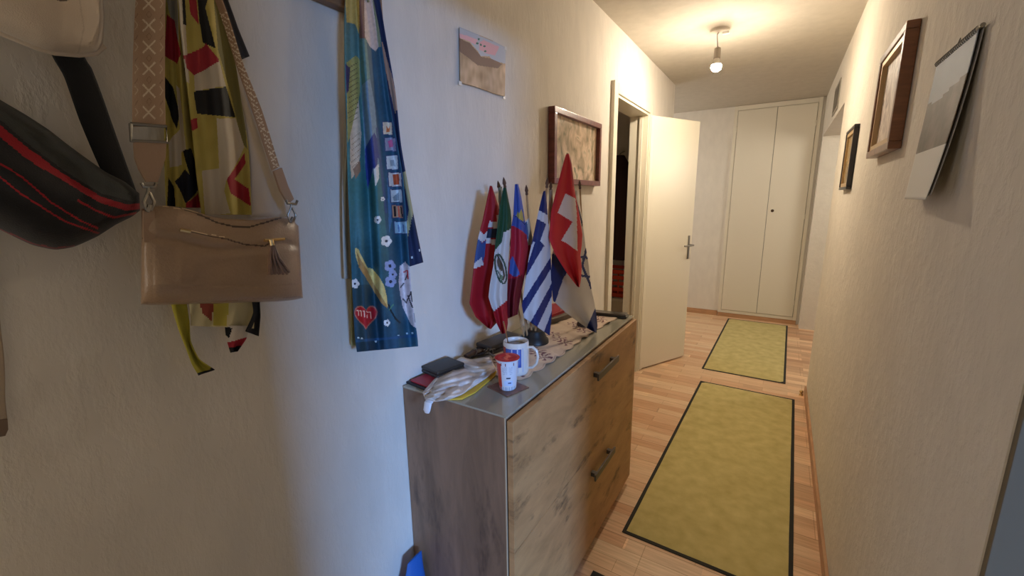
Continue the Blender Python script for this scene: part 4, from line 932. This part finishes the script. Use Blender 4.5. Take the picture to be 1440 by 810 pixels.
m = MB()
for k in range(3):
    cxk, cyk = kc[0] + (-.012, .012, .03)[k], kc[1] + (-.02, .012, .03)[k]
    m.tube([(cxk + .014 * math.cos(a), cyk + .014 * math.sin(a), TOP + .004 + .012 + .010 * math.sin(a + k)) for a in np.linspace(0, 6.28, 20)], .0016, 6, False)
m.build('key_ring', NICKEL, t, True)
for k, (dx, dy, rot) in enumerate(((.015, -.01, .5), (.022, .028, 1.2), (-.005, .04, 2.2), (.034, .0, -.3))):
    m = MB(); m.lathe([(.011, 0), (.011, .0022)], (0, 0, 0), 16); m.box(.008, .045, -.0035, .0035, 0, .0022); m.box(.03, .034, -.007, -.0035, 0, .0022); m.box(.038, .042, -.0065, -.0035, 0, .0022)
    m.xform(Matrix.Translation((kc[0] + dx, kc[1] + dy, TOP + .002 + .005 * k)) @ Matrix.Rotation(rot, 4, 'Z')).build('key', NICKEL, t)
MB().tube([(kc[0] - .022, kc[1] - .05, TOP + .010), (kc[0] - .014, kc[1] - .01, TOP + .014), (kc[0] - .004, kc[1] + .03, TOP + .012)], [.012, .016, .010], 12, flat=.55).build('leather_fob', mat('brown_fob', (74, 50, 40), .5), t, True)
MB().tube([(kc[0] + .004, kc[1] - .055, TOP + .014), (kc[0] + .026, kc[1] - .02, TOP + .02), (kc[0] + .03, kc[1] + .02, TOP + .018), (kc[0] + .02, kc[1] + .07, TOP + .012)], .004, 8).build('cord', mat('dark_cord', (40, 32, 30), .7), t, True)
gc = (-.852, 1.275)
t = thing('hard_case', 'dark grey hard glasses case against the wall behind the mug', 'case', (*gc, TOP))
CASE = mat('dark_case', (66, 62, 62), .5)
rbox(gc, .082, .180, .016, -.13, TOP, .006).build('case_bottom', CASE, t, True)
rbox(gc, .082, .180, .016, -.13, TOP + .0165, .006).build('case_lid', CASE, t, True)
rbox((gc[0] + .024, gc[1] - .094), .016, .004, .018, -.13, TOP + .008, .001).build('clasp', NICKEL, t)
# plastic bag with envelope
t = thing('envelope', 'yellow envelope sticking out from under the white plastic bag', 'envelope', ontop(670, 545))
m = MB().prism([ontop(x, y, .001) for x, y in ((630, 563), (650, 562), (668, 553), (699, 527), (696, 515), (640, 540))], (0, 0, .004)).build('envelope_paper', mat('yellow_paper', (226, 186, 60), .6), t)
t = thing('plastic_bag', 'crumpled white plastic bag lying at the front of the cabinet top', 'bag', ontop(640, 540))
PL = paint_mat('milky_plastic', .35, spec=.5)
def bagf(u, v):
    a = max(0, 1 - abs(2 * u - 1) ** 3) ** .33 * max(0, 1 - abs(2 * v - 1) ** 4) ** .25
    return .0065 + a * (.010 + .010 * abs(math.sin(u * 5 + 3 * math.sin(v * 4.1))) - .007 * abs(math.sin(v * 9.3 + u * 4 + math.sin(u * 7))) + .004 * abs(math.sin(u * 17 - v * 13)))
def pl_t(x, y, col): return A(214, 204, 196) + (noise2(x, y, .35, 12) * 12)[:, None] + (noise2(x, y, .12, 2) * 14)[:, None] * A(1, .7, .6)
sheet('bag_film', [(594, 552), (604, 540), (620, 522), (636, 510), (648, 502), (664, 505), (690, 500)], [(598, 562), (612, 565), (632, 562), (650, 555), (668, 543), (684, 532), (698, 521)], (0, 0, TOP), (0, 0, 1), PL, t, dfun=bagf, nu=50, nv=70, tint=pl_t, closed=1, back=lambda u, v: .006)
e0, e1 = ontop(612, 553, .012), ontop(608, 559, .010)
MB().tube([e0, e1, e1 + A(.004, -.022, -.006), e1 + A(.004, -.028, -.024), e1 + A(.004, -.028, -.032)], [.010, .012, .012, .011, .007], 12, flat=.45).build('bag_end', mat('film_white', (216, 218, 224), .35), t, True)
# box with red cover behind the flags
rc = ontop(779, 449)
t = thing('small_box', 'small dark box holding a red pouch, behind the Greek flag', 'box', rc)
rbox((rc[0], rc[1]), .10, .15, .022, -.25, TOP + .004, .003).build('box_base', mat('taupe_box', (112, 100, 90), .5), t)
q0 = rc + A(-.01, -.01, .027)
m = MB().prism([q0 + A(-.035, -.06, 0), q0 + A(.03, -.05, 0), q0 + A(.045, .05, 0), q0 + A(-.02, .07, .0)], (0, 0, .012)); m.prism([q0 + A(-.02, -.05, .012), q0 + A(.028, -.045, .012), q0 + A(.03, .04, .012)], (-.01, 0, .035))
m.build('red_pouch', mat('red_pouch', (170, 34, 44), .4), t)
fc = ontop(862, 443)
t = thing('flat_case', 'flat black case at the far end of the cabinet top', 'case', (fc[0], fc[1], TOP))
m = MB().box(-.125, .085, -.028, .028, 0, .010, .003).xform(Matrix.Translation((fc[0] - .01, fc[1] - .025, TOP + .0005)) @ Matrix.Rotation(.12, 4, 'Z'))
m.build('case_body', mat('black_case', (44, 40, 38), .3), t)
m = MB().box(-.120, .080, -.024, .024, .0102, .018, .003).xform(Matrix.Translation((fc[0] - .01, fc[1] - .025, TOP + .0005)) @ Matrix.Rotation(.12, 4, 'Z'))
m.build('case_lid', mat('smoky_lid', (86, 78, 72), .18), t)

# blue bag on the floor between cabinet and wall
t = thing('blue_bag', 'blue bag standing on the floor beside the near cabinet end', 'bag', (XL + .06, .79, 0))
BLU = paint_mat('blue_fabric', .6, .1, (500, .4))
m = MB(); n = 14
vs = []
for j in range(n):
    v = j / (n - 1); z = .335 * v; wd = (.045 * (1 - v) ** .6 + .003)
    for i in range(16):
        a = 2 * math.pi * i / 16; L2 = .085 * (1 - .62 * v) + .004 * math.sin(v * 12)
        vs.append((XL + .052 + wd * math.cos(a), .742 + .055 * v + L2 * math.sin(a) * (1 + .05 * math.sin(3 * a)), z))
m.add(vs, [(j * 16 + i, j * 16 + (i + 1) % 16, (j + 1) * 16 + (i + 1) % 16, (j + 1) * 16 + i) for j in range(n - 1) for i in range(16)] + [tuple(range(16)), tuple(range((n - 1) * 16, n * 16))])
m.build('bag_body', mat('blue_nylon', (32, 92, 170), .5), t, True)

# ================================================================ things in the closet room
def cy_(px, py, y): return cast(px, py, (0, y, 0), A(0, 1, 0))
t = thing('hanging_coat', 'dark reddish coat hanging inside the doorway', 'coat', cy_(874, 300, 3.95))
m = MB(); vs = []; nj, ni = 20, 24
p_t = cy_(872, 215, 3.95)
for j in range(nj):
    v = j / (nj - 1); z = p_t[2] - .02 - .95 * v; rx = .05 + .11 * min(1, v * 5) + .04 * v; ry = .05 + .03 * v
    for i in range(ni):
        a = 2 * math.pi * i / ni; r_ = 1 + .10 * math.sin(a * 7 + v * 3) * v
        vs.append((p_t[0] - .02 + rx * math.cos(a) * r_, 3.98 + ry * math.sin(a) * r_, z))
m.add(vs, [(j * ni + i, j * ni + (i + 1) % ni, (j + 1) * ni + (i + 1) % ni, (j + 1) * ni + i) for j in range(nj - 1) for i in range(ni)] + [tuple(range(ni)), tuple(range((nj - 1) * ni, nj * ni))])
m.build('coat_body', mat('dark_wool', (62, 42, 44), .9), t, True)
MB().tube([(p_t[0] - .02, 4.135, p_t[2] + .03), (p_t[0] - .02, 4.08, p_t[2] + .02), (p_t[0] - .02, 4.02, p_t[2] + .0), (p_t[0] - .02, 3.98, p_t[2] - .03)], .006, 8).build('coat_hook', NICKEL, t, True)
pb = cy_(866, 402, 3.9)
t = thing('storage_chest', 'low white chest standing inside the doorway', 'chest', (pb[0] - .12, 3.9, 0))
zt = cy_(866, 415, 3.85)[2]
MB().box(pb[0] - .42, pb[0] + .22, 3.72, 4.12, 0.0, max(zt, .3), .006).build('chest_body', mat('chest_white', (190, 184, 172), .5), t)
MB().box(pb[0] - .40, pb[0] + .20, 3.714, 3.72, max(zt, .3) * .52, max(zt, .3) - .03, .003).build('chest_drawer', mat('chest_white2', (180, 174, 160), .5), t)
zt = max(zt, .3)
t = thing('red_basket', 'red-orange slatted basket on the chest inside the doorway', 'basket', (pb[0] - .08, 3.9, zt))
m = MB(); bz = .24
for k in range(5): 
    z = zt + .006 + k * bz / 4.4; m.box(pb[0] - .24, pb[0] + .12, 3.765, 3.775, z, z + .03); m.box(pb[0] - .24, pb[0] + .12, 4.035, 4.045, z, z + .03); m.box(pb[0] - .245, pb[0] - .235, 3.77, 4.04, z, z + .03); m.box(pb[0] + .115, pb[0] + .125, 3.77, 4.04, z, z + .03)
for k in range(7):
    x = pb[0] - .235 + k * .058; m.box(x, x + .012, 3.776, 3.782, zt + .001, zt + bz)
m.box(pb[0] - .24, pb[0] + .12, 3.77, 4.04, zt + .001, zt + .008)
m.build('basket_body', mat('red_plastic', (200, 62, 34), .45), t)

for o in list(C.objects):
    if o.name.startswith('flag_cloth'):
        mn = min(v.co.x for v in o.data.vertices); mz = min(v.co.z for v in o.data.vertices)
        if mz < TOP + .002: print('CLOTH IN TOP', o.parent['label'], round(mz - TOP, 3))
        if mn < XL: print('CLOTH IN WALL', o.parent['label'], round(mn, 3))
print('chest top', zt, 'pb', pb, 'coat', p_t)
